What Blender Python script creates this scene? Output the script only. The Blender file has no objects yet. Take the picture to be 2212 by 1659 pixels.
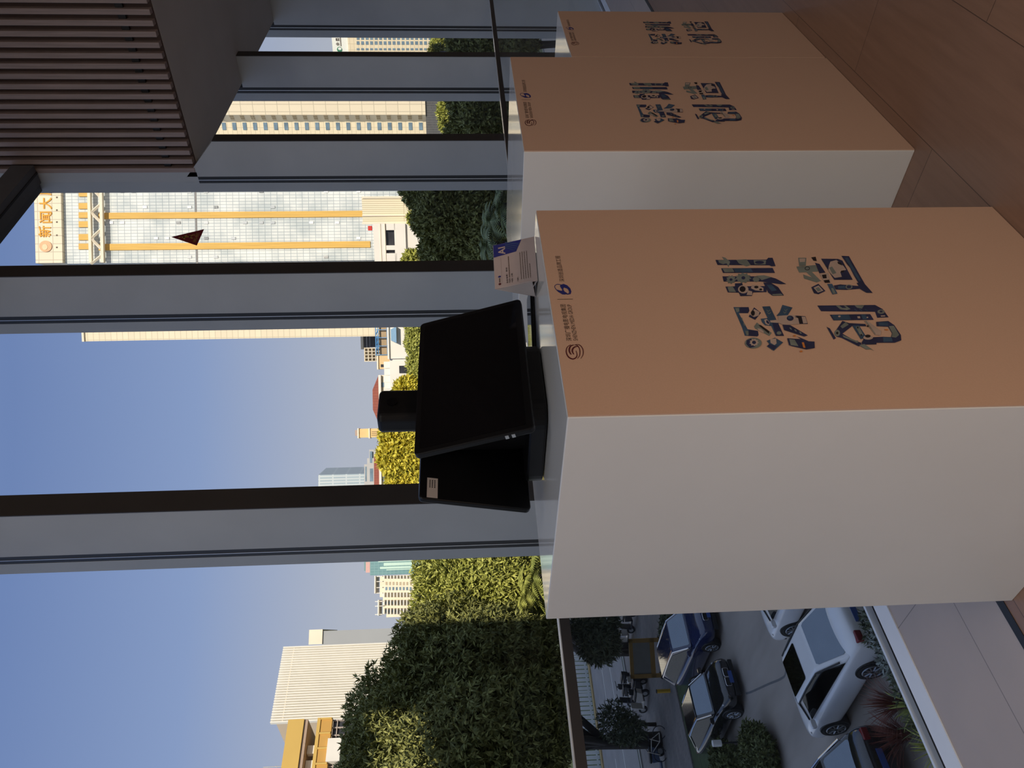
import bpy, bmesh, math, random
import numpy as np
from mathutils import Vector, Matrix

# ------------------------------------------------------------------ camera, sky, sun, lamps
SC = bpy.context.scene
COL = SC.collection
CAM_H = 1.40
F_PX, YAW, PITCH, ROLL = 1639.9, 0.7538, -0.0580, -0.0215
VIEW = Vector((math.cos(PITCH) * math.cos(YAW), math.cos(PITCH) * math.sin(YAW), math.sin(PITCH)))
_r0 = VIEW.cross(Vector((0, 0, 1))).normalized()
_u0 = _r0.cross(VIEW)
RIGHT = math.cos(ROLL) * _r0 + math.sin(ROLL) * _u0
UP = -math.sin(ROLL) * _r0 + math.cos(ROLL) * _u0
cam = bpy.data.cameras.new('camera')
cam.sensor_fit = 'HORIZONTAL'; cam.sensor_width = 36.0
cam.lens = F_PX / 2212 * 36.0
cam.clip_start = 0.05; cam.clip_end = 3000
camo = bpy.data.objects.new('camera', cam); COL.objects.link(camo)
# the phone was held upright and the picture is stored on its side: picture right = world down
camo.matrix_world = Matrix(((-UP.x, RIGHT.x, -VIEW.x, 0), (-UP.y, RIGHT.y, -VIEW.y, 0), (-UP.z, RIGHT.z, -VIEW.z, CAM_H), (0, 0, 0, 1)))
SC.camera = camo
SC.view_settings.view_transform = 'Standard'
SC.view_settings.look = 'None'
SC.view_settings.gamma = 1
SC.view_settings.use_curve_mapping = False
SC.view_settings.exposure = 0.0

w = bpy.data.worlds.new('sky'); SC.world = w; w.use_nodes = True
nt = w.node_tree; nt.nodes.clear()
tc = nt.nodes.new('ShaderNodeTexCoord'); sx = nt.nodes.new('ShaderNodeSeparateXYZ')
cr = nt.nodes.new('ShaderNodeValToRGB'); bg = nt.nodes.new('ShaderNodeBackground'); wo = nt.nodes.new('ShaderNodeOutputWorld')
nt.links.new(tc.outputs['Generated'], sx.inputs[0]); nt.links.new(sx.outputs['Z'], cr.inputs[0])
nt.links.new(cr.outputs[0], bg.inputs[0]); nt.links.new(bg.outputs[0], wo.inputs[0])
el = cr.color_ramp.elements
el[0].position = 0.0; el[0].color = (0.50, 0.52, 0.58, 1)
el[1].position = 1.0; el[1].color = (0.34, 0.43, 0.62, 1)
for p, c in ((0.16, (0.45, 0.487, 0.578, 1)), (0.33, (0.255, 0.347, 0.578, 1)), (0.50, (0.163, 0.247, 0.484, 1)), (0.62, (0.17, 0.255, 0.49, 1)), (0.8, (0.34, 0.43, 0.62, 1))):
    e = el.new(p); e.color = c
bg.inputs[1].default_value = 1.0

sun = bpy.data.lights.new('sun', 'SUN'); sun.energy = 4.3; sun.color = (1.0, 0.90, 0.75); sun.angle = 0.009
suno = bpy.data.objects.new('sun', sun); COL.objects.link(suno)
SUN_DIR = Vector((0.50, 0.866, -0.50)).normalized()
suno.rotation_euler = SUN_DIR.to_track_quat('-Z', 'Y').to_euler()
suno.location = (-20, -30, 40)

def area(name, loc, size, energy, color):
    l = bpy.data.lights.new(name, 'AREA'); l.energy = energy; l.color = color; l.shape = 'RECTANGLE'
    l.size, l.size_y = size
    o = bpy.data.objects.new(name, l); COL.objects.link(o); o.location = loc
    return o
# ceiling light of the room behind the camera, and an added side fill
area('ceiling_lamp_fill', (-1.6, -3.2, 5.9), (6.0, 4.5), 110, (0.98, 0.97, 0.97))
area('ceiling_lamp_fill', (-3.2, 1.2, 5.9), (2.4, 1.8), 60, (1.0, 0.99, 0.98))  # fill added to brighten the left faces and the floor by the window
lp = bpy.data.lights.new('warm_fill', 'POINT'); lp.energy = 50; lp.color = (1.0, 0.76, 0.52); lp.shadow_soft_size = 0.35
lpo = bpy.data.objects.new('warm_fill', lp); COL.objects.link(lpo); lpo.location = (-0.15, -0.75, 0.38)  # unseen warm fill added low behind the camera for the peach fronts

# ------------------------------------------------------------------ rays of the photograph (x, y in its 2212 x 1659 frame)
EYE = Vector((0, 0, CAM_H))
GZ = -8.0                                   # street level below the floor
def ray(x, y):
    return VIEW + RIGHT * ((1659 - y - 829.5) / F_PX) - UP * ((x - 1106) / F_PX)
def on_z(x, y, z=GZ):
    v = ray(x, y); return EYE + v * ((z - CAM_H) / v.z)
def on_y(x, y, Y):
    v = ray(x, y); return EYE + v * (Y / v.y)
def at(x, y, dist):
    v = ray(x, y); return EYE + v * (dist / math.hypot(v.x, v.y))

# ------------------------------------------------------------------ materials
MATS = {}
def mat(name, color, rough=0.6, metal=0.0, var=0.08, scale=6.0, spec=0.5, bump=0.0, stretch=(1, 1, 1), emit=None, coat=0.0):
    if name in MATS: return MATS[name]
    m = bpy.data.materials.new(name); m.use_nodes = True
    n = m.node_tree; b = n.nodes['Principled BSDF']
    b.inputs['Roughness'].default_value = rough; b.inputs['Metallic'].default_value = metal
    b.inputs['Specular IOR Level'].default_value = spec
    if coat: b.inputs['Coat Weight'].default_value = coat; b.inputs['Coat Roughness'].default_value = 0.05
    t = n.nodes.new('ShaderNodeTexCoord'); mp = n.nodes.new('ShaderNodeMapping'); mp.inputs['Scale'].default_value = stretch
    no = n.nodes.new('ShaderNodeTexNoise'); no.inputs['Scale'].default_value = scale; no.inputs['Detail'].default_value = 4
    r = n.nodes.new('ShaderNodeValToRGB')
    r.color_ramp.elements[0].position = 0.3; r.color_ramp.elements[1].position = 0.7
    r.color_ramp.elements[0].color = (*[max(0, c * (1 - var)) for c in color], 1)
    r.color_ramp.elements[1].color = (*[min(1, c * (1 + var)) for c in color], 1)
    n.links.new(t.outputs['Object'], mp.inputs[0]); n.links.new(mp.outputs[0], no.inputs['Vector'])
    n.links.new(no.outputs[0], r.inputs[0]); n.links.new(r.outputs[0], b.inputs['Base Color'])
    if bump:
        bp = n.nodes.new('ShaderNodeBump'); bp.inputs['Strength'].default_value = bump; bp.inputs['Distance'].default_value = 0.01
        n.links.new(no.outputs[0], bp.inputs['Height']); n.links.new(bp.outputs[0], b.inputs['Normal'])
    if emit: b.inputs['Emission Color'].default_value = (*emit[0], 1); b.inputs['Emission Strength'].default_value = emit[1]
    MATS[name] = m
    return m

def tile_mat(name, c1, c2, line, bw, bh, mortar=0.02, axes='xz', rough=0.5, noise=0.0, nscale=0.1, metal=0.0, offset=0.0):
    """Cladding laid in a grid: axes names the object axes that run along and up the wall."""
    if name in MATS: return MATS[name]
    m = bpy.data.materials.new(name); m.use_nodes = True
    n = m.node_tree; b = n.nodes['Principled BSDF']; b.inputs['Roughness'].default_value = rough; b.inputs['Metallic'].default_value = metal
    t = n.nodes.new('ShaderNodeTexCoord'); s = n.nodes.new('ShaderNodeSeparateXYZ'); c = n.nodes.new('ShaderNodeCombineXYZ')
    n.links.new(t.outputs['Object'], s.inputs[0])
    n.links.new(s.outputs['XYZ'.index(axes[0].upper())], c.inputs[0]); n.links.new(s.outputs['XYZ'.index(axes[1].upper())], c.inputs[1])
    br = n.nodes.new('ShaderNodeTexBrick'); br.offset = offset; br.inputs['Scale'].default_value = 1.0
    br.inputs['Brick Width'].default_value = bw; br.inputs['Row Height'].default_value = bh
    br.inputs['Mortar Size'].default_value = mortar; br.inputs['Mortar Smooth'].default_value = 0.1
    br.inputs['Color1'].default_value = (*c1, 1); br.inputs['Color2'].default_value = (*c2, 1); br.inputs['Mortar'].default_value = (*line, 1)
    n.links.new(c.outputs[0], br.inputs['Vector'])
    out = br.outputs['Color']
    if noise:
        no = n.nodes.new('ShaderNodeTexNoise'); no.inputs['Scale'].default_value = nscale; no.inputs['Detail'].default_value = 5
        n.links.new(c.outputs[0], no.inputs['Vector'])
        rp = n.nodes.new('ShaderNodeValToRGB'); rp.color_ramp.elements[0].position = 0.38; rp.color_ramp.elements[1].position = 0.6
        rp.color_ramp.elements[0].color = (1 - noise, 1 - noise * 0.85, 1 - noise * 0.75, 1); rp.color_ramp.elements[1].color = (1, 1, 1, 1)
        n.links.new(no.outputs[0], rp.inputs[0])
        mx = n.nodes.new('ShaderNodeMix'); mx.data_type = 'RGBA'; mx.blend_type = 'MULTIPLY'; mx.inputs[0].default_value = 1
        n.links.new(out, mx.inputs[6]); n.links.new(rp.outputs[0], mx.inputs[7]); out = mx.outputs[2]
    n.links.new(out, b.inputs['Base Color'])
    MATS[name] = m
    return m

def leaf_mat(name, c1, c2, rough=0.55):
    if name in MATS: return MATS[name]
    m = bpy.data.materials.new(name); m.use_nodes = True
    n = m.node_tree; b = n.nodes['Principled BSDF']; b.inputs['Roughness'].default_value = rough
    g = n.nodes.new('ShaderNodeNewGeometry'); r = n.nodes.new('ShaderNodeValToRGB')
    r.color_ramp.elements[0].color = (*c1, 1); r.color_ramp.elements[1].color = (*c2, 1)
    n.links.new(g.outputs['Random Per Island'], r.inputs[0]); n.links.new(r.outputs[0], b.inputs['Base Color'])
    b.inputs['Specular IOR Level'].default_value = 0.25
    MATS[name] = m
    return m

def glass_mat(name, tint=(1, 1, 1), strength=1.0):
    if name in MATS: return MATS[name]
    m = bpy.data.materials.new(name); m.use_nodes = True; n = m.node_tree; n.nodes.clear()
    o = n.nodes.new('ShaderNodeOutputMaterial'); mx = n.nodes.new('ShaderNodeMixShader'); fr = n.nodes.new('ShaderNodeLayerWeight'); fr.inputs['Blend'].default_value = 0.5
    pw = n.nodes.new('ShaderNodeMath'); pw.operation = 'POWER'; pw.inputs[1].default_value = 4.0
    ad = n.nodes.new('ShaderNodeMath'); ad.operation = 'ADD'; ad.inputs[1].default_value = 0.04
    n.links.new(fr.outputs['Facing'], pw.inputs[0]); n.links.new(pw.outputs[0], ad.inputs[0])
    ml = n.nodes.new('ShaderNodeMath'); ml.operation = 'MULTIPLY'; ml.inputs[1].default_value = strength
    tr = n.nodes.new('ShaderNodeBsdfTransparent'); tr.inputs[0].default_value = (*tint, 1)
    gl = n.nodes.new('ShaderNodeBsdfGlossy'); gl.inputs['Roughness'].default_value = 0.01
    n.links.new(ad.outputs[0], ml.inputs[0]); n.links.new(ml.outputs[0], mx.inputs[0])
    n.links.new(tr.outputs[0], mx.inputs[1]); n.links.new(gl.outputs[0], mx.inputs[2]); n.links.new(mx.outputs[0], o.inputs[0])
    MATS[name] = m
    return m

# ------------------------------------------------------------------ mesh helpers
class MB:
    def __init__(s): s.v = []; s.f = []; s.m = []
    def add(s, vs, fs, mi=0):
        k = len(s.v); s.v += [tuple(p) for p in vs]
        for f in fs: s.f.append([k + i for i in f]); s.m.append(mi)
        return s
    def poly(s, ps, mi=0): return s.add(ps, [list(range(len(ps)))], mi)
    def hexa(s, b, t, mi=0):
        return s.add(list(b) + list(t), [(3, 2, 1, 0), (4, 5, 6, 7), (0, 1, 5, 4), (1, 2, 6, 5), (2, 3, 7, 6), (3, 0, 4, 7)], mi)
    def box(s, x0, x1, y0, y1, z0, z1, mi=0):
        return s.hexa([(x0, y0, z0), (x1, y0, z0), (x1, y1, z0), (x0, y1, z0)], [(x0, y0, z1), (x1, y0, z1), (x1, y1, z1), (x0, y1, z1)], mi)
    def prism(s, poly, e0, e1, fn, mi=0):
        """poly: list of (a, b); fn(a, b, e) -> xyz; extruded from e0 to e1."""
        n = len(poly)
        vs = [fn(a, b, e0) for a, b in poly] + [fn(a, b, e1) for a, b in poly]
        fs = [list(range(n))[::-1], [n + i for i in range(n)]] + [(i, (i + 1) % n, n + (i + 1) % n, n + i) for i in range(n)]
        return s.add(vs, fs, mi)
    def tube(s, pts, r, seg=8, mi=0, caps=True):
        pts = [Vector(p) for p in pts]; rs = r if isinstance(r, (list, tuple)) else [r] * len(pts)
        vs = []; n = len(pts); ref = None
        for i, p in enumerate(pts):
            t = (pts[min(i + 1, n - 1)] - pts[max(i - 1, 0)]).normalized()
            if ref is None:
                ref = Vector((0, 0, 1)) if abs(t.z) < 0.9 else Vector((1, 0, 0))
            a = (ref - t * ref.dot(t)).normalized(); b = t.cross(a); ref = a
            for k in range(seg):
                q = 2 * math.pi * k / seg
                vs.append(p + (a * math.cos(q) + b * math.sin(q)) * rs[i])
        fs = [(i * seg + k, i * seg + (k + 1) % seg, (i + 1) * seg + (k + 1) % seg, (i + 1) * seg + k) for i in range(n - 1) for k in range(seg)]
        if caps: fs += [list(range(seg))[::-1], [(n - 1) * seg + k for k in range(seg)]]
        return s.add(vs, fs, mi)
    def build(s, name, mats, parent=None, loc=None, smooth=False, bevel=0, seg=2, sub=0):
        me = bpy.data.meshes.new(name); me.from_pydata(s.v, [], s.f)
        for m in (mats if isinstance(mats, (list, tuple)) else [mats]): me.materials.append(m)
        me.polygons.foreach_set('material_index', s.m)
        if smooth: me.polygons.foreach_set('use_smooth', [True] * len(s.f))
        me.update()
        o = bpy.data.objects.new(name, me); COL.objects.link(o)
        if parent: o.parent = parent
        if loc is not None: o.location = loc
        if bevel:
            b = o.modifiers.new('bevel', 'BEVEL'); b.width = bevel; b.segments = seg; b.limit_method = 'ANGLE'; b.angle_limit = 0.6
        if sub:
            b = o.modifiers.new('sub', 'SUBSURF'); b.levels = sub; b.render_levels = sub
        return o

def tag(o, label, cat, group=None, kind=None):
    if label: o['label'] = label
    if cat: o['category'] = cat
    if group: o['group'] = group
    if kind: o['kind'] = kind
    return o
def struct(o): o['kind'] = 'structure'; return o
def thing(name, label, cat, loc=(0, 0, 0), rz=0.0, group=None):
    o = bpy.data.objects.new(name, None); COL.objects.link(o); o.empty_display_size = 0.1
    o.location = loc; o.rotation_euler = (0, 0, rz)
    return tag(o, label, cat, group)
def dup(root, loc, rz, label=None, scale=None):
    r = root.copy(); COL.objects.link(r); r.location = loc; r.rotation_euler = (0, 0, rz)
    if label: r['label'] = label
    if scale: r.scale = (scale,) * 3
    for ch in list(root.children):
        c = ch.copy(); COL.objects.link(c); c.parent = r
        for g in list(ch.children):
            d = g.copy(); COL.objects.link(d); d.parent = c
    return r
def bbox_pts(ps):
    return min(p[0] for p in ps), max(p[0] for p in ps), min(p[1] for p in ps), max(p[1] for p in ps)

def text_shape(body, bold=0.0, extrude=0.0, res=4):
    """Letters as (verts, faces, width, height), lower left at the origin, lying in xy."""
    cu = bpy.data.curves.new('letters', 'FONT'); cu.body = body; cu.offset = bold; cu.extrude = extrude; cu.resolution_u = res
    o = bpy.data.objects.new('letters', cu); COL.objects.link(o)
    bpy.context.view_layer.update()
    dg = bpy.context.evaluated_depsgraph_get()
    me = bpy.data.meshes.new_from_object(o.evaluated_get(dg))
    vs = [tuple(v.co) for v in me.vertices]; fs = [tuple(p.vertices) for p in me.polygons]
    bpy.data.objects.remove(o); bpy.data.curves.remove(cu); bpy.data.meshes.remove(me)
    x0, x1, y0, y1 = bbox_pts(vs)
    return [(a - x0, b - y0, c) for a, b, c in vs], fs, x1 - x0, y1 - y0
def add_text(mb, body, x, z, w, h, y, mi=0, bold=0.0, extrude=0.0):
    """Letters standing in the plane y, read from -y, filling the box (x, z, w, h)."""
    vs, fs, tw, th = text_shape(body, bold, extrude)
    mb.add([(x + a / tw * w, y - c, z + b / th * h) for a, b, c in vs], fs, mi)
def ribbon(pts, w):
    """Outline of a stroke of half-width w through pts in 2-D; w may be a list."""
    n = len(pts); L = []; R = []
    ws = w if isinstance(w, (list, tuple)) else [w] * n
    for i in range(n):
        a = pts[max(i - 1, 0)]; b = pts[min(i + 1, n - 1)]
        dx, dy = b[0] - a[0], b[1] - a[1]; l = math.hypot(dx, dy) or 1
        L.append((pts[i][0] - dy / l * ws[i], pts[i][1] + dx / l * ws[i])); R.append((pts[i][0] + dy / l * ws[i], pts[i][1] - dx / l * ws[i]))
    return L, R
def smooth_line(pts, k=6):
    out = []
    n = len(pts)
    for i in range(n - 1):
        p0 = pts[max(i - 1, 0)]; p1 = pts[i]; p2 = pts[i + 1]; p3 = pts[min(i + 2, n - 1)]
        for j in range(k):
            t = j / k
            out.append(tuple(0.5 * (2 * p1[c] + (p2[c] - p0[c]) * t + (2 * p0[c] - 5 * p1[c] + 4 * p2[c] - p3[c]) * t * t + (3 * p1[c] - p0[c] - 3 * p2[c] + p3[c]) * t ** 3) for c in range(2)))
    out.append(pts[-1])
    return out
def ellipse(cx, cy, rx, ry, n=20):
    return [(cx + rx * math.cos(2 * math.pi * k / n), cy + ry * math.sin(2 * math.pi * k / n)) for k in range(n)]
def gear(cx, cy, rx, ry, teeth=9):
    out = []
    for k in range(teeth * 4):
        q = 2 * math.pi * k / (teeth * 4); f = 1.0 if k % 4 < 2 else 0.8
        out.append((cx + rx * f * math.cos(q), cy + ry * f * math.sin(q)))
    return out

# ------------------------------------------------------------------ the room
def floor_mat():
    m = bpy.data.materials.new('floor_tile'); m.use_nodes = True; n = m.node_tree; b = n.nodes['Principled BSDF']
    t = n.nodes.new('ShaderNodeTexCoord'); mp = n.nodes.new('ShaderNodeMapping'); mp.inputs['Location'].default_value = (0.34, 0.067, 0)
    br = n.nodes.new('ShaderNodeTexBrick'); br.offset = 0.5; br.inputs['Scale'].default_value = 1
    br.inputs['Brick Width'].default_value = 1.2; br.inputs['Row Height'].default_value = 0.358
    br.inputs['Mortar Size'].default_value = 0.0012; br.inputs['Mortar Smooth'].default_value = 0
    br.inputs['Color1'].default_value = (0.29, 0.17, 0.115, 1); br.inputs['Color2'].default_value = (0.265, 0.155, 0.108, 1); br.inputs['Mortar'].default_value = (0.10, 0.06, 0.045, 1)
    n.links.new(t.outputs['Object'], mp.inputs[0]); n.links.new(mp.outputs[0], br.inputs['Vector'])
    m2 = n.nodes.new('ShaderNodeMapping'); m2.inputs['Scale'].default_value = (1.5, 22, 1)
    no = n.nodes.new('ShaderNodeTexNoise'); no.inputs['Scale'].default_value = 1.6; no.inputs['Detail'].default_value = 6; no.inputs['Roughness'].default_value = 0.65
    n.links.new(t.outputs['Object'], m2.inputs[0]); n.links.new(m2.outputs[0], no.inputs['Vector'])
    r = n.nodes.new('ShaderNodeValToRGB'); r.color_ramp.elements[0].position = 0.3; r.color_ramp.elements[1].position = 0.7
    r.color_ramp.elements[0].color = (0.86, 0.85, 0.84, 1); r.color_ramp.elements[1].color = (1.08, 1.08, 1.08, 1)
    n.links.new(no.outputs[0], r.inputs[0])
    mx = n.nodes.new('ShaderNodeMix'); mx.data_type = 'RGBA'; mx.blend_type = 'MULTIPLY'; mx.inputs[0].default_value = 1
    n.links.new(br.outputs['Color'], mx.inputs[6]); n.links.new(r.outputs[0], mx.inputs[7]); n.links.new(mx.outputs[2], b.inputs['Base Color'])
    b.inputs['Roughness'].default_value = 0.33; b.inputs['Specular IOR Level'].default_value = 0.5
    return m
FIN = mat('grey_fin_paint', (0.40, 0.42, 0.43), 0.45, 0.0, 0.05, 3.0)
FIN_END = mat('dark_bronze_metal', (0.045, 0.040, 0.038), 0.5, 0.2, 0.08, 4.0)
GASKET = mat('black_rubber', (0.012, 0.012, 0.013), 0.5, 0, 0.1, 20)
ALU = mat('brushed_aluminium', (0.55, 0.56, 0.58), 0.3, 0.8, 0.05, 30)
WHITE_METAL = mat('white_sill_metal', (0.82, 0.88, 0.98), 0.3, 0, 0.03, 8)
PLASTER = mat('warm_plaster', (0.60, 0.55, 0.50), 0.8, 0, 0.04, 3)
SOFFIT = mat('grey_soffit_board', (0.56, 0.55, 0.53), 0.6, 0, 0.05, 2)
WOOD_DARK = mat('brown_slat_wood', (0.30, 0.235, 0.215), 0.6, 0, 0.14, 3, stretch=(1, 30, 1.2))
WOOD_BACK = mat('brown_backing_board', (0.075, 0.048, 0.043), 0.7, 0, 0.1, 6)
CONCRETE = mat('concrete', (0.35, 0.34, 0.33), 0.85, 0, 0.1, 0.5)
PANE = glass_mat('window_glass', (0.97, 0.975, 0.975), 0.12)
GUARD = glass_mat('guard_glass', (0.955, 0.965, 0.97), 0.2)
BLACK = mat('black_paint', (0.01, 0.01, 0.011), 0.4, 0, 0.1, 20)

X0, X1, YB, YF, ZC = -5.0, 10.4, -7.0, 2.27, 6.0
struct(MB().box(X0, X1, YB, 1.757, -0.3, 0).build('floor', floor_mat()))
struct(MB().box(X0, X1, 1.757, YF, -0.3, 0).build('floor.006', tile_mat('pale_edge_tile', (0.50, 0.43, 0.405), (0.48, 0.41, 0.385), (0.22, 0.19, 0.18), 1.2, 0.3245, 0.0015, 'xy', 0.38, 0.08, 3.0)))
struct(MB().box(X0, X1, 1.757, 1.783, 0.0, 0.002).build('trim_1', BLACK))                     # black floor slot
s = MB(); s.box(X0, X1, YF, 2.348, -0.3, 0.004, 0); s.box(X0, X1, 2.348, 2.398, -0.3, -0.02, 1); s.box(X0, X1, 2.398, 2.41, -0.3, 0.004, 0)
struct(s.build('trim_2', [WHITE_METAL, GASKET]))                                              # metal edge of the floor
struct(MB().box(-40, 70, YB - 0.2, YB, -0.3, ZC + 0.3).build('wall_back', PLASTER))
struct(MB().box(X0 - 0.2, X0, YB, 2.41, -0.3, ZC).build('wall_left', PLASTER))
struct(MB().box(X1, X1 + 0.2, YB, 2.41, -0.3, ZC).build('wall_right', PLASTER))
struct(MB().box(X0, X1, YB, 2.41, ZC, ZC + 0.3).build('ceiling', PLASTER))
# the storeys above and below (they shade the car park), plus an added shading slab
s = MB(); s.box(-60, 90, -16, 2.8, ZC + 0.3, 13.2); s.box(-60, -6.4, 2.0, 2.8, 13.2, 32); s.box(-2.6, 0.9, 2.0, 2.8, 13.2, 32); s.box(-6.4, -2.6, 2.0, 2.8, 13.2, 19.2); s.box(-6.4, -2.6, 2.0, 2.8, 22.6, 32)  # unseen slab added on top to shade trees, its gap for a sun patch
struct(s.build('roof', CONCRETE))
struct(MB().box(-60, 90, -16, 2.3, GZ, -0.31).build('wall_lower', CONCRETE))
# dropped ceiling box with a slatted brown side
BX, BZ, BY = 5.117, 3.285, 2.63
b = struct(MB().box(BX, X1 - 0.01, -4.0, BY, BZ, ZC - 0.01).build('ceiling.001', SOFFIT))
b['label'] = 'dark grey soffit box hung from the ceiling'
s = MB(); s.box(BX - 0.012, BX - 0.001, -4.0, BY, BZ + 0.002, ZC - 0.02); s.build('backing_board', WOOD_BACK, b)
s = MB()
y = BY - 0.034
while y > -4.0:
    s.box(BX - 0.06, BX - 0.012, y, y + 0.034, BZ + 0.006, ZC - 0.03); y -= 0.0655
s.build('slat_panel', WOOD_DARK, b, bevel=0.002, seg=1)
MB().box(BX - 0.035, BX - 0.0125, -4.0, BY - 0.03, BZ + 0.17, BZ + 0.215).build('batten', BLACK, b)
# window wall: grey fins, black gaskets, outer frames, panes
FX = [1.878 + 1.5915 * k for k in range(-3, 6)]
FX = [x for x in FX if x > -4]
for i, x in enumerate(FX):
    z1 = ZC
    f = MB()
    zt = BZ if x > BX + 0.3 else ZC
    f.hexa([(x, 2.402, -3), (x + 0.1, 2.402, -3), (x + 0.1, 2.665, -3), (x, 2.665, -3)], [(x, 2.402, zt), (x + 0.1, 2.402, zt), (x + 0.1, 2.665, zt), (x, 2.665, zt)], 0)
    if 5.0 < x < 5.2: f = MB().hexa([(x, 2.402, -3), (x + 0.1, 2.402, -3), (x + 0.1, 2.665, -3), (x, 2.665, -3)], [(x, 2.402, 3.125), (x + 0.1, 2.402, 3.125), (x + 0.1, 2.665, 3.36), (x, 2.665, 3.36)], 0); f.box(x, x + 0.1, BY + 0.001, 2.716, BZ, ZC, 0)
    o = f.build('trim_%d' % (i + 3), FIN); struct(o)
    zg = BZ if 5.0 < x < 5.2 else ZC
    MB().box(x - 0.001, x + 0.101, 2.397, 2.402, -3, 3.125 if 5.0 < x < 5.2 else zt).build('end_cap', FIN_END, o)
    g = MB(); g.box(x + 0.001, x + 0.099, 2.665, 2.69, -3, zg, 0); g.box(x - 0.0005, x + 0.1005, 2.69, 2.694, -3, zg, 1); g.box(x + 0.001, x + 0.099, 2.694, 2.716, -3, zg, 0)
    g.build('gasket', [GASKET, ALU], o)
    MB().box(x, x + 0.1, 2.716, 2.786, -3, ZC).build('outer_frame', FIN, o)
    if i < len(FX) - 1:
        xa, xb = x + 0.101, FX[i + 1] - 0.001
        p = struct(MB().box(xa, xb, 2.702, 2.709, -3, ZC).build('window_%d' % (i + 1), PANE))
        t = MB(); t.box(xa + 0.01, xb - 0.01, 2.567, 2.70, 4.37, 4.52, 0); t.box(xa + 0.01, xb - 0.01, 2.711, 2.76, 4.385, 4.50, 0)
        t.box(xa + 0.01, xb - 0.01, 2.615, 2.63, 4.366, 4.37, 1)
        t.build('transom', [mat('dark_grey_transom', (0.10, 0.105, 0.115), 0.5), GASKET], p)
# glass guard with a slim rail along the floor edge
gb = thing('glass_balustrade', 'waist-high clear glass guard with slim dark rail along the window wall', 'railing', (X0, 2.373, 0))
L = X1 - X0
MB().box(0.01, L - 0.01, -0.006, 0.006, -0.02, 1.075).build('glass_panel', GUARD, gb)
s = MB(); s.box(0.0, L - 0.01, -0.025, 0.025, 1.072, 1.106, 0); s.box(0.0, L - 0.01, -0.022, 0.0225, 1.106, 1.109, 1)
s.build('handrail', [FIN_END, mat('rail_sky_sheen', (0.75, 0.74, 0.72), 0.25, 0.3, 0.03, 20)], gb)  # pale top strip: sky sheen on the rail put into the colour

# fire rescue sticker on the pane
RED = mat('sticker_red', (0.20, 0.012, 0.02), 0.5, 0, 0.05, 10)
st = thing('rescue_sticker', 'dark red triangular rescue sticker on the window glass', 'sticker', (4.32, 2.7015, 3.10))
tri = [(-0.095, 0.0), (0.098, 0.0), (0.008, 0.185)]
MB().prism(tri, 0, -0.0015, lambda a, b_, e: (a, e, b_)).build('backing', RED, st)
s = MB()
YEL = mat('sticker_gold', (0.40, 0.26, 0.05), 0.5, 0, 0.05, 10)
for ps, wd in (([(0.0, 0.118), (0.008, 0.085), (0.006, 0.062)], 0.006), ([(-0.022, 0.095), (0.006, 0.105), (0.028, 0.092)], 0.005), ([(0.006, 0.072), (-0.014, 0.045)], 0.005), ([(0.006, 0.072), (0.03, 0.052), (0.026, 0.04)], 0.005)):
    a, c = ribbon(ps, wd); s.poly([(q[0], -0.0019, q[1]) for q in c + a[::-1]])
s.poly([(q[0], -0.0019, q[1]) for q in ellipse(0.0, 0.132, 0.007, 0.007, 12)])
add_text(s, '消防救援', -0.058, 0.016, 0.118, 0.02, -0.0019, bold=0.012)
s.build('pictogram', YEL, st)

# ------------------------------------------------------------------ pedestals
PED = dict(h=1.217)
P1 = (0.977, 1.0054, 0.7387, 0.7232, 1.217)
P2 = (2.138, 1.050, 0.7646, 0.7502, 1.217)
P3 = (2.915, 1.052, 0.525, 0.72, 0.9835)
WHITE = mat('white_acrylic_side', (0.675, 0.685, 0.69), 0.42, 0, 0.015, 4); WHITET = mat('white_acrylic_top', (0.70, 0.705, 0.705), 0.085, 0, 0.015, 4)
PEACH = mat('peach_print', (0.56, 0.375, 0.28), 0.55, 0, 0.03, 300)
NAVY = mat('ink_navy', (0.020, 0.026, 0.075), 0.55, 0, 0.25, 30)
BLUE = mat('ink_blue', (0.035, 0.075, 0.14), 0.55, 0, 0.3, 24)
GREY = mat('ink_grey_green', (0.16, 0.19, 0.18), 0.55, 0, 0.2, 30)
LIGHT = mat('ink_pale', (0.42, 0.33, 0.29), 0.55, 0, 0.1, 30)
INKB = mat('ink_black', (0.012, 0.010, 0.014), 0.55, 0, 0.1, 30)
ORANGE = mat('ink_orange', (0.55, 0.19, 0.04), 0.55, 0, 0.1, 30)
MAROON = mat('ink_maroon', (0.085, 0.012, 0.018), 0.55, 0, 0.1, 30)
DEEPB = mat('ink_deep_blue', (0.018, 0.022, 0.17), 0.55, 0, 0.1, 30)
TAUPE = mat('ink_taupe', (0.11, 0.075, 0.06), 0.55, 0, 0.1, 30)
INKS = [NAVY, BLUE, GREY, LIGHT, INKB, ORANGE]
def face_pt(cx, cy, ox, oy, sc):
    p = on_y(ox + cx / sc, oy + cy / sc, P1[1]); return (p.x - P1[0], p.z)
G1 = lambda cx, cy: face_pt(cx, cy, 1480, 520, 4.2538)
G2 = lambda cx, cy: face_pt(cx, cy, 1140, 500, 5.1833)
N, B_, G, L_, K, O = range(6)
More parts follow.
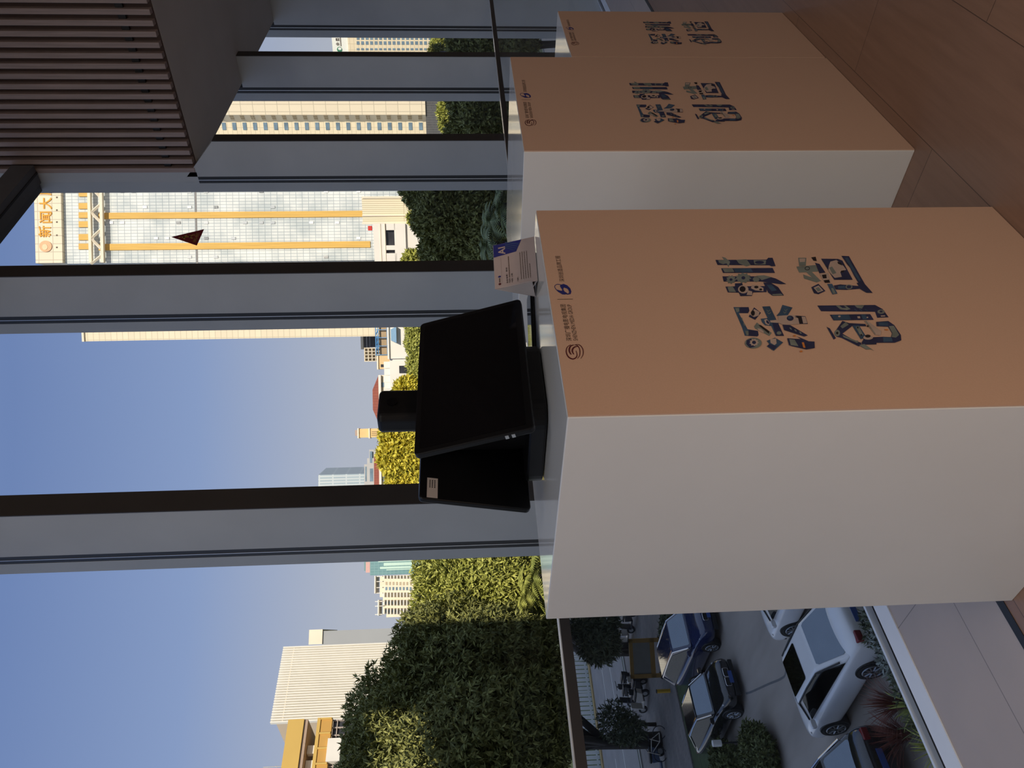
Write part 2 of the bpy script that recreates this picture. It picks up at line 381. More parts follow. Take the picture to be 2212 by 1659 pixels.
GLYPHS = [
 ('deep', [
  (B_, [(440,622),(580,622),(587,655),(575,678),(490,678),(570,825),(665,840),(672,880),(660,892),(545,885),(520,810)]),
  (N, [(505,622),(580,622),(587,655),(575,678),(500,676),(495,650)]), (N, [(580,832),(665,840),(672,880),(660,892),(575,886)]),
  (G, [(455,632),(490,630),(496,660),(470,672)]), (G, [(548,840),(578,842),(580,880),(560,880)]),
  (G, [(512,720),(520,718),(528,745),(520,748)]), (G, [(530,768),(538,766),(546,792),(538,795)]),
  (N, [(580,710),(630,625),(693,675),(640,740)]), (L_, [(590,690),(632,640),(680,668),(672,700),(628,715)]), (K, ellipse(619,678,18,25)),
  (G, [(630,800),(655,765),(792,860),(770,888),(640,820)]), (K, [(668,790),(692,788),(770,845),(765,868)]), (L_, [(660,818),(690,822),(720,848),(715,862),(670,838)]),
  (B_, [(690,730),(770,722),(860,770),(800,798),(730,790),(705,765)]), (L_, [(722,740),(745,732),(775,765),(765,790),(735,778)]), (N, [(738,748),(752,744),(772,768),(764,780),(745,770)]),
  (B_, [(705,618),(775,615),(905,888),(830,888)]), (N, [(795,770),(850,770),(905,888),(830,888)]),
  (G, [(742,645),(760,660),(778,645),(778,652),(760,668),(742,652)]), (G, [(750,668),(766,682),(784,668),(784,675),(766,690),(750,676)]), (G, ellipse(858,862,22,16)),
  (B_, [(890,603),(982,628),(925,720),(835,702),(865,670)]), (G, [(905,640),(918,654),(936,640),(936,648),(918,662),(905,648)]), (G, [(897,662),(910,676),(926,662),(926,670),(910,684),(897,670)]),
  (N, [(985,700),(1100,708),(1122,778),(1040,778)]), (L_, [(850,705),(985,695),(1030,715),(1045,780),(900,790),(860,770),(780,765),(775,748),(850,740)]), (L_, [(1065,712),(1098,712),(1118,772),(1080,775)]),
  (K, [(1000,712),(1060,706),(1075,775),(1045,775),(1040,730)]), (N, ellipse(960,727,32,24)), (B_, ellipse(954,722,16,12)),
  (N, [(890,785),(960,790),(1122,885),(1090,895),(905,835)]), (G, [(950,815),(962,812),(978,830),(966,832)]), (G, [(995,832),(1007,829),(1022,848),(1010,850)]), (G, [(1040,852),(1052,849),(1067,868),(1055,870)]),
  (G, ellipse(622,955,77,50)), (N, [(560,930),(600,915),(640,990),(590,1000),(555,965)]), (L_, gear(628,950,42,34)), (N, ellipse(628,950,18,16)),
  (B_, [(745,935),(820,907),(895,950),(810,1027),(745,985),(770,965)]), (L_, [(775,920),(830,915),(835,960),(815,975),(780,955)]), (N, [(770,965),(835,985),(850,970),(810,1020),(750,985)]),
  (N, [(933,912),(1060,920),(1020,893),(1130,940),(1183,942),(1185,1002),(1110,1015),(980,985),(950,975)]), (G, [(950,920),(1000,925),(1035,985),(965,975)]), (O, [(1065,950),(1085,950),(1100,1000),(1080,1000)]), (O, ellipse(1000,890,13,7)), (O, ellipse(1060,1033,13,8)),
 ]),
 ('river', [
  (N, [(275,188),(745,185),(760,168),(800,168),(828,245),(790,247),(770,238),(295,235)]), (G, [(300,192),(360,187),(395,215),(345,228),(310,215)]), (G, [(335,160),(365,167),(410,205),(395,255),(375,215)]),
  (G, [(465,187),(560,182),(600,236),(560,248),(490,220)]), (G, [(625,190),(740,192),(735,230),(635,230)]), (N, ellipse(680,211,42,15)),
  (N, [(328,265),(800,262),(822,308),(345,308)]), (G, [(340,269),(430,267),(450,300),(360,302)]), (B_, [(440,268),(600,268),(620,300),(460,302)]),
  (N, [(340,340),(760,340),(830,360),(925,410),(870,412),(700,388),(352,388)]), (G, gear(418,370,44,40)), (N, ellipse(418,370,14,12)), (G, gear(530,355,74,48, 11)), (N, ellipse(531,354,18,15)), (G, gear(648,368,34,26)), (G, [(650,335),(720,330),(790,348),(700,376)]),
  (N, [(368,435),(455,432),(455,405),(520,402),(530,432),(740,430),(745,485),(620,488),(610,520),(505,522),(490,490),(390,488)]),
  (G, [(385,440),(430,430),(465,485),(400,484)]), (L_, ellipse(530,460,48,38)), (K, ellipse(524,458,28,27)), (L_, [(575,470),(612,480),(612,515),(560,512)]), (L_, [(610,420),(660,420),(715,448),(715,478),(640,470),(600,450)]), (K, ellipse(650,440,20,12)), (K, ellipse(690,462,14,9)),
  (N, [(715,398),(780,398),(850,440),(903,517),(800,520),(760,490)]), (G, [(795,505),(875,500),(895,515),(800,518)]), (B_, [(745,420),(790,418),(840,470),(790,480)]),
 ]),
 ('knife', [
  (N, [(1210,607),(1740,602),(1810,640),(1865,715),(1760,720),(1740,665),(1245,660)]), (G, [(1380,608),(1470,606),(1515,640),(1480,650),(1420,642)]), (N, [(1410,607),(1450,606),(1480,630),(1440,630)]), (G, [(1550,605),(1640,605),(1620,636),(1575,628)]),
  (B_, [(1545,640),(1555,638),(1580,656),(1570,658)]), (B_, [(1590,640),(1600,638),(1625,656),(1615,658)]), (B_, [(1640,640),(1650,638),(1675,656),(1665,658)]), (G, ellipse(1795,665,34,20)), (N, ellipse(1795,663,14,9)), (L_, [(1790,700),(1830,698),(1834,708),(1794,710)]),
  (N, [(1325,692),(1695,687),(1728,740),(1358,745)]), (B_, [(1340,695),(1500,692),(1520,738),(1365,742)]), (L_, ellipse(1412,708,12,8)), (L_, [(1575,708),(1600,707),(1605,726),(1582,727)]), (L_, ellipse(1668,718,9,6)), (B_, [(1610,690),(1650,690),(1668,735),(1628,736)]),
  (N, [(1380,838),(1440,750),(1500,770),(1650,778),(1660,800),(1530,797),(1440,868),(1560,935),(1610,950),(1615,970),(1590,985),(1430,905),(1385,895)]), (G, [(1420,800),(1470,760),(1498,785),(1440,820)]), (G, [(1440,880),(1560,930),(1570,950),(1450,900)]), (G, ellipse(1392,862,26,30)), (K, ellipse(1392,862,11,12)),
  (N, [(1295,805),(1325,820),(1380,910),(1360,922)]), (B_, [(1530,795),(1590,790),(1660,900),(1610,920)]), (G, [(1560,805),(1590,800),(1632,880),(1605,888)]), (K, ellipse(1580,812,9,8)), (K, ellipse(1612,880,9,8)), (G, ellipse(1572,942,14,11)),
  (N, [(1750,760),(1860,752),(1915,790),(1975,880),(1980,930),(1920,952),(1750,952),(1620,945),(1640,905),(1810,897),(1885,900),(1895,865),(1860,805),(1755,800)]), (B_, [(1770,765),(1855,760),(1860,795),(1775,795)]), (G, [(1865,800),(1910,795),(1960,880),(1930,905),(1890,900),(1898,865)]), (B_, [(1810,900),(1890,905),(1900,940),(1815,945)]),
  (L_, [(1640,750),(1660,745),(1797,845),(1790,885),(1740,880)]), (G, [(1648,752),(1656,750),(1744,872),(1738,874)]), (K, ellipse(1672,800,9,8)), (O, [(1825,828),(1855,826),(1858,840),(1830,838)]),
  (L_, ellipse(1675,905,45,20)), (K, ellipse(1672,892,26,14)), (N, [(1615,945),(1750,945),(1752,968),(1620,970)]), (G, [(1590,975),(1640,965),(1735,1030),(1700,1012),(1660,1015)]),
 ]),
 ('make', [
  (G, [(1035,168),(1110,168),(1105,240),(1045,245)]), (L_, [(1045,176),(1100,174),(1097,205),(1050,208)]), (G, [(1110,300),(1160,298),(1235,372),(1195,380)]), (G, [(1018,250),(1195,235),(1220,295),(1045,305)]), (K, ellipse(1118,266,24,18)), (G, ellipse(1118,266,17,12)), (G, [(1080,322),(1250,380),(1205,395),(1090,360)]),
  (N, [(1190,215),(1230,225),(1285,305),(1230,312)]), (L_, [(1230,318),(1310,308),(1335,398),(1280,400)]), (K, [(1252,326),(1292,322),(1296,358),(1262,360)]), (K, [(1268,376),(1318,370),(1328,398),(1280,400)]), (K, [(1155,165),(1195,160),(1205,200),(1175,195)]),
  (N, [(1155,440),(1220,408),(1285,475),(1220,505),(1180,495)]), (L_, [(1175,445),(1222,424),(1266,472),(1215,490)]), (G, [(1192,450),(1222,438),(1248,470),(1215,480)]),
  (N, [(1245,178),(1400,180),(1440,195),(1535,372),(1365,372)]), (L_, [(1330,205),(1385,190),(1450,245),(1475,280),(1420,300),(1435,345),(1370,355),(1310,290),(1315,245)]), (K, [(1392,205),(1425,215),(1440,242),(1400,225)]), (G, [(1318,262),(1345,250),(1385,310),(1350,322)]), (K, [(1425,290),(1458,284),(1450,305),(1428,305)]),
  (N, [(1432,152),(1500,155),(1645,410),(1590,405),(1545,330),(1510,260),(1480,225)]), (B_, [(1462,170),(1490,168),(1610,380),(1590,385)]),
  (N, [(1360,425),(1420,415),(1590,430),(1570,400),(1640,405),(1718,493),(1660,492),(1600,455),(1480,465),(1380,462)]), (B_, [(1400,430),(1460,425),(1470,455),(1400,455)]), (G, ellipse(1500,438,32,22)), (N, ellipse(1500,438,22,14)),
  (B_, [(1300,410),(1345,410),(1395,500),(1350,508)]), (G, [(1335,450),(1355,450),(1380,498),(1355,502)]),
 ]),
]
SPIRAL = [([(480,1283),(440,1312),(430,1365),(455,1420),(505,1443),(543,1422),(550,1388),(538,1350)], 7), ([(515,1285),(478,1300),(463,1340),(472,1375),(487,1392)], 9),
          ([(560,1300),(522,1310),(500,1335),(500,1365),(516,1392)], 9), ([(520,1284),(556,1294),(580,1338),(580,1400),(553,1441)], 5), ([(535,1280),(580,1287),(614,1330),(618,1392),(590,1441)], 5)]
ESS = [(365,612),(400,602),(440,617),(475,652),(487,688),(480,712),(466,716),(470,688),(440,655),(404,642),(396,662),(412,688),(440,704),(420,721),(385,719),(350,697),(326,664),(345,672),(380,680),(386,668),(372,648),(360,628)]
def print_face(ped, P, fit):
    """The printed picture of the front: four figure-characters, two emblems and their lettering."""
    k = 0
    for nm, shapes in GLYPHS:
        s = MB()
        for i, (ink, ps) in enumerate(shapes):
            q = [fit(*G1(*p)) for p in ps]
            s.poly([(a, -0.0036 - 0.00003 * i, z) for a, z in q], ink)
        s.build('printed_character', INKS, ped)
    s = MB()
    for i, (ps, wd) in enumerate(SPIRAL):
        c = smooth_line(ps); n = len(c)
        a, b2 = ribbon(c, [wd * (0.35 + 0.65 * math.sin(math.pi * (j + 0.5) / n)) for j in range(n)])
        for j in range(n - 1):
            s.poly([(*[fit(*G2(*p))[0:1][0] for p in (r,)], -0.0037 - 0.00002 * i, fit(*G2(*r))[1]) for r in (a[j], a[j + 1], b2[j + 1], b2[j])])
    s.build('printed_emblem', MAROON, ped)
    s = MB()
    s.poly([(fit(*G2(*p))[0], -0.0037, fit(*G2(*p))[1]) for p in ESS])
    for ps in ([(372,612),(330,607),(303,622),(308,652),(345,692)], [(448,652),(464,690),(455,712),(430,712),(445,718),(478,712)]):
        c = smooth_line(ps); a, b2 = ribbon(c, 3.2)
        for j in range(len(c) - 1):
            s.poly([(fit(*G2(*r))[0], -0.0038, fit(*G2(*r))[1]) for r in (a[j], a[j + 1], b2[j + 1], b2[j])])
    s.build('printed_emblem', DEEPB, ped)
    for body, l, r, h, bold in (('深圳广播电影电视集团', (490, 1240), (425, 830), 0.0118, 0.0), ('SHENZHEN MEDIA GROUP', (556, 1236), (490, 832), 0.0092, 0.0), ('深圳创造品牌工程', (408, 576), (364, 286), 0.0118, 0.0)):
        a = fit(*G2(*l)); c = fit(*G2(*r)); hh = fit(0, h)[1] - fit(0, 0)[1]
        s = MB(); add_text(s, body, a[0], (a[1] + c[1]) / 2 + 0.0, c[0] - a[0], hh, -0.0037, 0, bold); s.build('printed_lettering', TAUPE, ped)
    s = MB()
    a = fit(*G2(330, 774)); c = fit(*G2(505, 772))
    s.poly([(a[0] - 0.0008, -0.0037, c[1]), (a[0] + 0.0008, -0.0037, c[1]), (a[0] + 0.0008, -0.0037, a[1]), (a[0] - 0.0008, -0.0037, a[1])])
    s.build('printed_divider', TAUPE, ped)
def pedestal(P, label, fit):
    x, y, wd, d, h = P
    ped = thing('display_pedestal', label, 'pedestal', (x, y, 0), 0, 'exhibition pedestals with a printed front')
    s = MB().box(0, wd, 0.0, d, 0, h); s.m[1] = 1; s.build('box_shell', [WHITE, WHITET], ped, bevel=0.0025)
    MB().box(0.0012, wd - 0.0012, -0.003, 0.0, 0.002, h - 0.0015).build('printed_front', PEACH, ped)
    print_face(ped, P, fit)
    return ped
pedestal(P1, 'near tall white pedestal with peach printed front, carrying the black terminal', lambda a, z: (a, z))
pedestal(P2, 'tall white pedestal with bare top standing behind the near one', lambda a, z: (a + 0.013, z))
pedestal(P3, 'shortest pedestal, low and narrow, behind the bare-topped tall one', lambda a, z: (0.277 + (a - 0.3585) * 0.80, 0.9835 - (1.217 - z) * 0.845))

# ------------------------------------------------------------------ the black terminal and what lies beside it
H = 1.217
CASE = mat('black_plastic', (0.005, 0.005, 0.006), 0.35, 0, 0.1, 40, spec=0.25)
SCREEN = mat('screen_glass', (0.003, 0.003, 0.004), 0.12, 0, 0.05, 10, spec=0.25)
t = thing('service_terminal', 'black double-screen service terminal with camera column on the near pedestal', 'terminal', (1.36, 1.363, H))
def rrect(x0, x1, y0, y1, r, n=6):
    out = []
    for cx, cy, a0 in ((x1 - r, y1 - r, 0), (x0 + r, y1 - r, 90), (x0 + r, y0 + r, 180), (x1 - r, y0 + r, 270)):
        for k in range(n + 1):
            q = math.radians(a0 + 90 * k / n); out.append((cx + r * math.cos(q), cy + r * math.sin(q)))
    return out
up = lambda a, b_, e: (a, b_, e)
MB().prism(rrect(-0.158, 0.112, -0.138, 0.128, 0.05), 0.002, 0.044, up).build('base', CASE, t, bevel=0.006)
MB().prism(rrect(-0.085, 0.085, -0.075, 0.075, 0.03), 0.044, 0.30, up).build('pillar', CASE, t)
MB().prism(rrect(-0.052, 0.055, -0.032, 0.032, 0.02), 0.28, 0.408, up).build('camera_column', CASE, t, bevel=0.012, seg=4)
c = MB(); c.tube([(0.0, -0.0315, 0.372), (0.0, -0.036, 0.372)], 0.013, 20); c.build('lens', SCREEN, t)
def screen(sgn):
    ang = 0.289
    # local frame of a screen: x across, v up the panel, e outwards
    yb, zb, yt, zt = (-0.163, 0.0406, -0.083, 0.3075) if sgn < 0 else (0.143, 0.0386, 0.084, 0.3077)
    dv = Vector((0, yt - yb, zt - zb)); hgt = dv.length; dv.normalize(); dn = Vector((0, dv.z, -dv.y)) * sgn
    if sgn < 0: dn = Vector((0, -dv.z, dv.y))
    org = Vector((0, yb, zb))
    fn = lambda a, b_, e: tuple(org + Vector((a, 0, 0)) + dv * b_ + dn * e)
    x0, x1 = -0.223, 0.247
    o = MB().prism(rrect(x0, x1, 0, hgt, 0.012), -0.016, 0.0, fn).build('display', CASE, t, bevel=0.003)
    MB().prism(rrect(x0 + 0.016, x1 - 0.016, 0.018, hgt - 0.014, 0.003), 0.0, 0.0008, fn).build('screen', SCREEN, o)
    return fn, hgt, o
fn1, hg, d1 = screen(-1)
fn2, hg2, d2 = screen(1)
# two silver plug sockets at the side of the front display, label on the back of the rear one
s = MB()
for q in (0.045, 0.06):
    s.prism([(-0.2245, q), (-0.223, q), (-0.223, q + 0.008), (-0.2245, q + 0.008)], -0.014, -0.004, fn1)
s.build('socket', ALU, d1)
LABEL = mat('label_paper', (0.42, 0.38, 0.37), 0.6, 0, 0.03, 10)
s = MB(); s.prism([(-0.222 + 0.004, hg2 - 0.044), (-0.158, hg2 - 0.044), (-0.158, hg2 - 0.018), (-0.218, hg2 - 0.018)], -0.0168, -0.0160, fn2, 0)
for k in range(3):
    for j in range(5):
        s.prism([(-0.188 + j * 0.005, hg2 - 0.026 - k * 0.006), (-0.1845 + j * 0.005, hg2 - 0.026 - k * 0.006), (-0.1845 + j * 0.005, hg2 - 0.0235 - k * 0.006), (-0.188 + j * 0.005, hg2 - 0.0235 - k * 0.006)], -0.0172, -0.0168, fn2, 1)
s.build('paper_label', [LABEL, INKB], d2)

# folded card
CARD = mat('card_print', (0.42, 0.34, 0.33), 0.6, 0, 0.02, 40)
CARD_W = mat('card_paper', (0.46, 0.43, 0.45), 0.7, 0, 0.02, 40)
A, Bq, Cb = Vector((1.5681, 1.1161, H + 0.0015)), Vector((1.7093, 1.0762, H + 0.0015)), Vector((1.5885, 1.182, H + 0.0015))
ex = (Bq - A); Wc = ex.length; ex.normalize(); Db = Cb + ex * Wc
T0 = Vector((1.5785, 1.149, 1.326)); T1 = T0 + ex * Wc
rz = math.atan2(ex.y, ex.x)
tent = thing('tent_card', 'folded pale pink information card standing at the corner of the near pedestal', 'card', tuple(A), rz)
inv = Matrix.Rotation(-rz, 3, 'Z')
loc = lambda p: inv @ (Vector(p) - A)
a0, b0, t0, t1, c0, e0 = [loc(p) for p in (A, Bq, T0, T1, Cb, Db)]
th = 0.0008
def sheet(p, q, r, s4, off):
    n = (q - p).cross(s4 - p).normalized() * off
    return MB().hexa([p, q, r, s4], [v + n for v in (p, q, r, s4)])
sheet(a0, b0, t1, t0, -th).build('printed_face', CARD, tent)
sheet(e0, c0, t0, t1, -th).build('back_face', CARD_W, tent)
m0 = a0.lerp(c0, 0.5) + Vector((0, 0, 0.012)); m1 = b0.lerp(e0, 0.5) + Vector((0, 0, 0.012))
sheet(a0, b0, m1, m0, th).build('base_flap', CARD_W, tent)
gus = [a0 + Vector((0.001, 0.002, 0.014)), c0 + Vector((0.001, -0.002, 0.002)), t0 + Vector((0.001, 0, -0.001))]
MB().prism([(0, 0), (1, 0), (2, 0)], 0, 0.0008, lambda a, b_, e: tuple(gus[int(a)] + Vector((e, 0, 0)))).build('side_gusset', CARD_W, tent)
fv = (t0 - a0); fh = fv.length; fv.normalize(); fe = (b0 - a0).normalized(); fno = fe.cross(fv).normalized()
cp = lambda u, v, e=0.0004: tuple(a0 + fe * u + fv * v + fno * (th + e - 0.0004))
def card_text(s, body, u, v, wd, h, mi=0, bold=0.0):
    vs, fs, tw, tht = text_shape(body, bold)
    s.add([cp(u + p[0] / tw * wd, v + p[1] / tht * h) for p in vs], fs, mi)
s = MB()
card_text(s, '企业名称：深圳', 0.010, fh - 0.036, 0.052, 0.0045, 0, 0.012)
card_text(s, '产品名称：', 0.010, fh - 0.0425, 0.016, 0.004, 0, 0.012)
card_text(s, '产品类型：人工智能', 0.010, fh - 0.049, 0.030, 0.004, 0, 0.01)
card_text(s, '产品简介：', 0.010, fh - 0.064, 0.015, 0.004, 0, 0.012)
for v, u0, u1, tk in ((fh - 0.0415, 0.028, 0.098, 0.0022), (fh - 0.072, 0.014, 0.104, 0.0014), (fh - 0.078, 0.014, 0.104, 0.0014), (fh - 0.084, 0.014, 0.104, 0.0014), (fh - 0.090, 0.014, 0.104, 0.0014), (fh - 0.096, 0.014, 0.06, 0.0014), (fh - 0.020, 0.012, 0.098, 0.0003)):
    q = u0
    random.seed(int(v * 1e5))
    while q < u1:
        ln = u1 - u0 if tk < 0.001 else random.uniform(0.0025, 0.008)
        e_ = min(q + ln, u1)
        s.poly([cp(q, v), cp(e_, v), cp(e_, v + tk), cp(q, v + tk)], 1); q = e_ + 0.0007
s.build('printed_lettering', [INKB, TAUPE], tent)
s = MB()
s.poly([cp(0.104, fh - 0.001), cp(0.109, fh - 0.062), cp(Wc - 0.001, fh - 0.078), cp(Wc - 0.001, fh - 0.001)], 0)
for k in range(4):
    u = 0.112 + 0.006 * k; s.poly([cp(u, fh - 0.060 - 0.004 * k, 0.0006), cp(u + 0.0022, fh - 0.060 - 0.004 * k, 0.0006), cp(u + 0.019, fh - 0.034, 0.0006), cp(u + 0.0165, fh - 0.034, 0.0006)], 1)
vs, fs, tw, tht = text_shape('AI', 0.02); s.add([cp(0.108 + p[0] / tw * 0.026, fh - 0.033 + p[1] / tht * 0.019, 0.0008) for p in vs], fs, 2)
s.build('printed_picture', [DEEPB, BLUE, LIGHT], tent)
s = MB(); s.poly([cp(x_, y_) for x_, y_ in ellipse(0.013, fh - 0.014, 0.0035, 0.0035)], 0); s.poly([cp(x_, y_) for x_, y_ in ellipse(0.037, fh - 0.014, 0.003, 0.004)], 1)
s.poly([cp(0.018, fh - 0.0125), cp(0.032, fh - 0.0125), cp(0.032, fh - 0.0155), cp(0.018, fh - 0.0155)], 2)
s.build('printed_emblem', [MAROON, DEEPB, TAUPE], tent)

# two thin glossy tablets lying between the card and the terminal
GLOSS = mat('glossy_black_glass', (0.006, 0.006, 0.008), 0.04, 0, 0.05, 10)
rz = math.atan2(0.115, -0.16)
for k, (label, off) in enumerate((('thin glossy black tablet lying directly on the near pedestal beside the terminal', 0.0), ('glossy black tablet on top of the other one beside the terminal', 0.0052))):
    tb = thing('tablet', label, 'tablet', (1.625, 1.305, H + 0.001 + off), rz, 'tablets lying beside the terminal')
    wd, dp = 0.195 - 0.012 * k, 0.13 - 0.01 * k
    MB().prism(rrect(-wd / 2, wd / 2, -dp / 2, dp / 2, 0.012), 0, 0.0045, up).build('casing', CASE, tb, bevel=0.001)
    MB().prism(rrect(-wd / 2 + 0.003, wd / 2 - 0.003, -dp / 2 + 0.003, dp / 2 - 0.003, 0.01), 0.0045, 0.005, up).build('screen', GLOSS, tb)
# cable and plug behind the terminal
cb = thing('power_cable', 'short black cable with a small plug trailing off behind the terminal', 'cable', (1.42, 1.60, H))
MB().tube([(0.03, -0.115, 0.006), (0.02, -0.04, 0.006), (0.0, 0.03, 0.008), (0.03, 0.08, 0.01), (0.10, 0.10, 0.006)], 0.0035, 8).build('cord', CASE, cb, smooth=True)
MB().box(0.095, 0.135, 0.088, 0.112, 0.001, 0.022).build('plug', mat('grey_plastic', (0.35, 0.34, 0.33), 0.5), cb, bevel=0.003)

# ------------------------------------------------------------------ outside: ground
ASPHALT = mat('asphalt', (0.31, 0.275, 0.245), 0.8, 0, 0.16, 1.2, stretch=(1, 0.25, 1))
ROAD = mat('road_asphalt', (0.25, 0.24, 0.235), 0.85, 0, 0.1, 0.8)
PAVING = tile_mat('street_paving', (0.26, 0.23, 0.21), (0.22, 0.195, 0.18), (0.12, 0.11, 0.10), 0.6, 0.3, 0.01, 'xy', 0.9, 0.25, 0.4, offset=0.5)
SOIL = mat('planting_soil', (0.05, 0.04, 0.03), 0.95, 0, 0.3, 3)
GRASS = mat('verge_grass', (0.06, 0.085, 0.03), 0.95, 0, 0.35, 5, bump=0.5)
LINE = mat('road_paint', (0.50, 0.50, 0.48), 0.8, 0, 0.1, 5)
KERB = mat('kerb_stone', (0.30, 0.29, 0.27), 0.85, 0, 0.1, 3)
KERB_Y = mat('kerb_yellow', (0.45, 0.32, 0.14), 0.8, 0, 0.15, 3)
struct(MB().box(-150, 600, 2.3, 600, GZ - 0.5, GZ).build('floor.001', GRASS))
struct(MB().box(-150, 300, 15.2, 31.0, GZ, GZ + 0.01).build('floor.002', ASPHALT))
struct(MB().box(-150, 300, 2.4, 15.0, GZ, GZ + 0.03).build('floor.003', SOIL))
struct(MB().box(-150, 300, 15.0, 15.2, GZ, GZ + 0.12).build('trim_20', KERB))
struct(MB().box(-150, 300, 31.0, 31.2, GZ, GZ + 0.12).build('trim_21', KERB))
s = MB(); s.box(-150, 300, 34.3, 44.5, GZ, GZ + 0.06, 0); struct(s.build('floor.004', PAVING))
s = MB(); s.box(-150, 300, 45.6, 58.4, GZ, GZ + 0.02); struct(s.build('floor.005', ROAD))
struct(MB().box(-150, 300, 58.4, 58.9, GZ, GZ + 0.14).build('trim_22', KERB_Y))
struct(MB().box(-150, 300, 44.5, 44.8, GZ, GZ + 0.14).build('trim_23', KERB))
s = MB(); s.box(-150, 300, 50.0, 50.16, GZ + 0.02, GZ + 0.026)
x_ = -30
while x_ < 90:
    s.box(x_, x_ + 3.4, 53.2, 53.36, GZ + 0.02, GZ + 0.026); x_ += 6.6
struct(s.build('trim_24', LINE))
s = MB(); c_ = smooth_line([tuple(on_z(*q)[:2]) for q in ((1700, 1400), (1698, 1452), (1688, 1466), (1660, 1478), (1625, 1494), (1612, 1498))], 5)
ra, rb_ = ribbon(c_, 0.035)
for j in range(len(c_) - 1): s.poly([(*q, GZ + 0.012) for q in (ra[j], rb_[j], rb_[j + 1], ra[j + 1])])
struct(s.build('trim_25', mat('asphalt_repair', (0.13, 0.13, 0.135), 0.9)))

# ------------------------------------------------------------------ outside: buildings
class Facade:
    """Upright wall plane of a building: its local x runs along the front, y goes back, z is up from the street."""
    def __init__(s, name, label, cat, yl, yr, dist, turn=0.0, group=None):
        ym = (yl + yr) / 2
        v = ray(1000, ym); d = Vector((v.x, v.y, 0)).normalized()
        a = math.radians(turn); back = Vector((d.x * math.cos(a) - d.y * math.sin(a), d.x * math.sin(a) + d.y * math.cos(a), 0))
        s.n = back; s.C = Vector((0, 0, 0)) + d * dist; s.ex = Vector((back.y, -back.x, 0))
        s.O = Vector((s.C.x, s.C.y, GZ)); s.O += s.ex * s.local(1000, yl)[0]
        s.root = thing(name, label, cat, tuple(s.O), math.atan2(s.ex.y, s.ex.x), group)
        s.W = s.local(1000, yr)[0]
    def local(s, x, y, dep=0.0):
        v = ray(x, y); o = s.C + s.n * dep
        t = (o - EYE).dot(s.n) / v.dot(s.n); p = EYE + v * t
        return ((p - s.O).dot(s.ex), p.z - GZ)
    def rect(s, mb, x0, x1, yl, yr, y0, y1, mi=0, dep=0.0):
        """box over the picture rows/columns given, between depths y0 and y1"""
        a = s.local((x0 + x1) / 2, yl, dep)[0]; b = s.local((x0 + x1) / 2, yr, dep)[0]
        t = s.local(x0, (yl + yr) / 2, dep)[1]; u = s.local(x1, (yl + yr) / 2, dep)[1] if x1 is not None else 0
        mb.box(a, b, y0, y1, u, t, mi); return a, b, u, t
    def block(s, mb, xtop, yl, yr, y0, y1, mi=0, dep=0.0):
        a = s.local(xtop, yl, dep)[0]; b = s.local(xtop, yr, dep)[0]; t = s.local(xtop, (yl + yr) / 2, dep)[1]
        mb.box(a, b, y0, y1, 0, t, mi); return a, b, t
WIN = mat('window_blue_grey', (0.17, 0.25, 0.32), 0.2, 0, 0.25, 0.7)
WIN_D = mat('window_dark', (0.04, 0.04, 0.045), 0.2, 0, 0.3, 0.8)
CREAM = tile_mat('cream_cladding', (0.80, 0.70, 0.50), (0.74, 0.64, 0.46), (0.55, 0.47, 0.33), 1.4, 1.0, 0.05, 'xz', 0.7)
CREAM2 = tile_mat('cream_cladding_large', (0.80, 0.70, 0.52), (0.76, 0.66, 0.49), (0.52, 0.45, 0.33), 1.5, 2.6, 0.07, 'xz', 0.7)
CREAMP = mat('cream_render', (0.80, 0.71, 0.55), 0.75, 0, 0.05, 0.3)
WHITEP = mat('white_render', (0.80, 0.75, 0.66), 0.75, 0, 0.05, 0.3)
GOLD = mat('gold_panel', (0.66, 0.40, 0.09), 0.7, 0.0, 0.1, 0.2, stretch=(30, 30, 1))
GOLDL = mat('gold_letter', (0.72, 0.34, 0.03), 0.7, 0, 0.1, 1)
GREYW = mat('grey_wall', (0.48, 0.47, 0.46), 0.75, 0, 0.06, 0.3)
ROOFR = tile_mat('red_roof_tile', (0.42, 0.115, 0.055), (0.36, 0.095, 0.05), (0.24, 0.06, 0.03), 0.5, 0.4, 0.03, 'xz', 0.8)

# glass tower with gold bands
f = Facade('office_tower', 'tall pale glass office tower with gold bands and gold characters on top', 'building', 569.5, 372, 150, 12.0)
s = MB(); f.block(s, 138, 569.5, 372, 0.0, 30)
s.build('curtain_wall', tile_mat('pale_glass_grid', (0.80, 0.80, 0.75), (0.70, 0.72, 0.69), (0.42, 0.46, 0.47), 0.585, 1.18, 0.055, 'xz', 0.75, 0.30, 0.16), f.root)
s = MB(); f.rect(s, 79.8, 137.5, 569.5, 372, -0.8, 30); s.build('sign_band', CREAM2, f.root)
s = MB(); q = f.local(64, 438); q2 = f.local(80, 405)
s.box(q[0], f.W, 6, 20, q2[1] - 1, q[1]); s.build('roof_plant', tile_mat('grey_lattice', (0.25, 0.28, 0.28), (0.35, 0.38, 0.37), (0.12, 0.13, 0.13), 0.9, 0.9, 0.1, 'xz'), f.root)
for ch, cx, cy in (('新', 102, 502), ('闻', 104.3, 471.4), ('大', 104.3, 441.6), ('厦', 103.4, 412)):
    p = f.local(cx, cy); h = 2.25
    s = MB(); add_text(s, ch, p[0] - 1.05, p[1] - h / 2, 2.1, h, -0.85, 0, 0.012, 0.08); s.build('sign_character', GOLDL, f.root)
p = f.local(104.3, 533.8); s = MB()
s.prism(ellipse(p[0], p[1], 1.05, 1.12, 28), -0.95, -0.81, lambda a, b_, e: (a, e, b_), 0)
s.prism(ellipse(p[0] - 0.15, p[1] + 0.1, 0.55, 0.5, 20), -1.0, -0.95, lambda a, b_, e: (a, e, b_), 1)
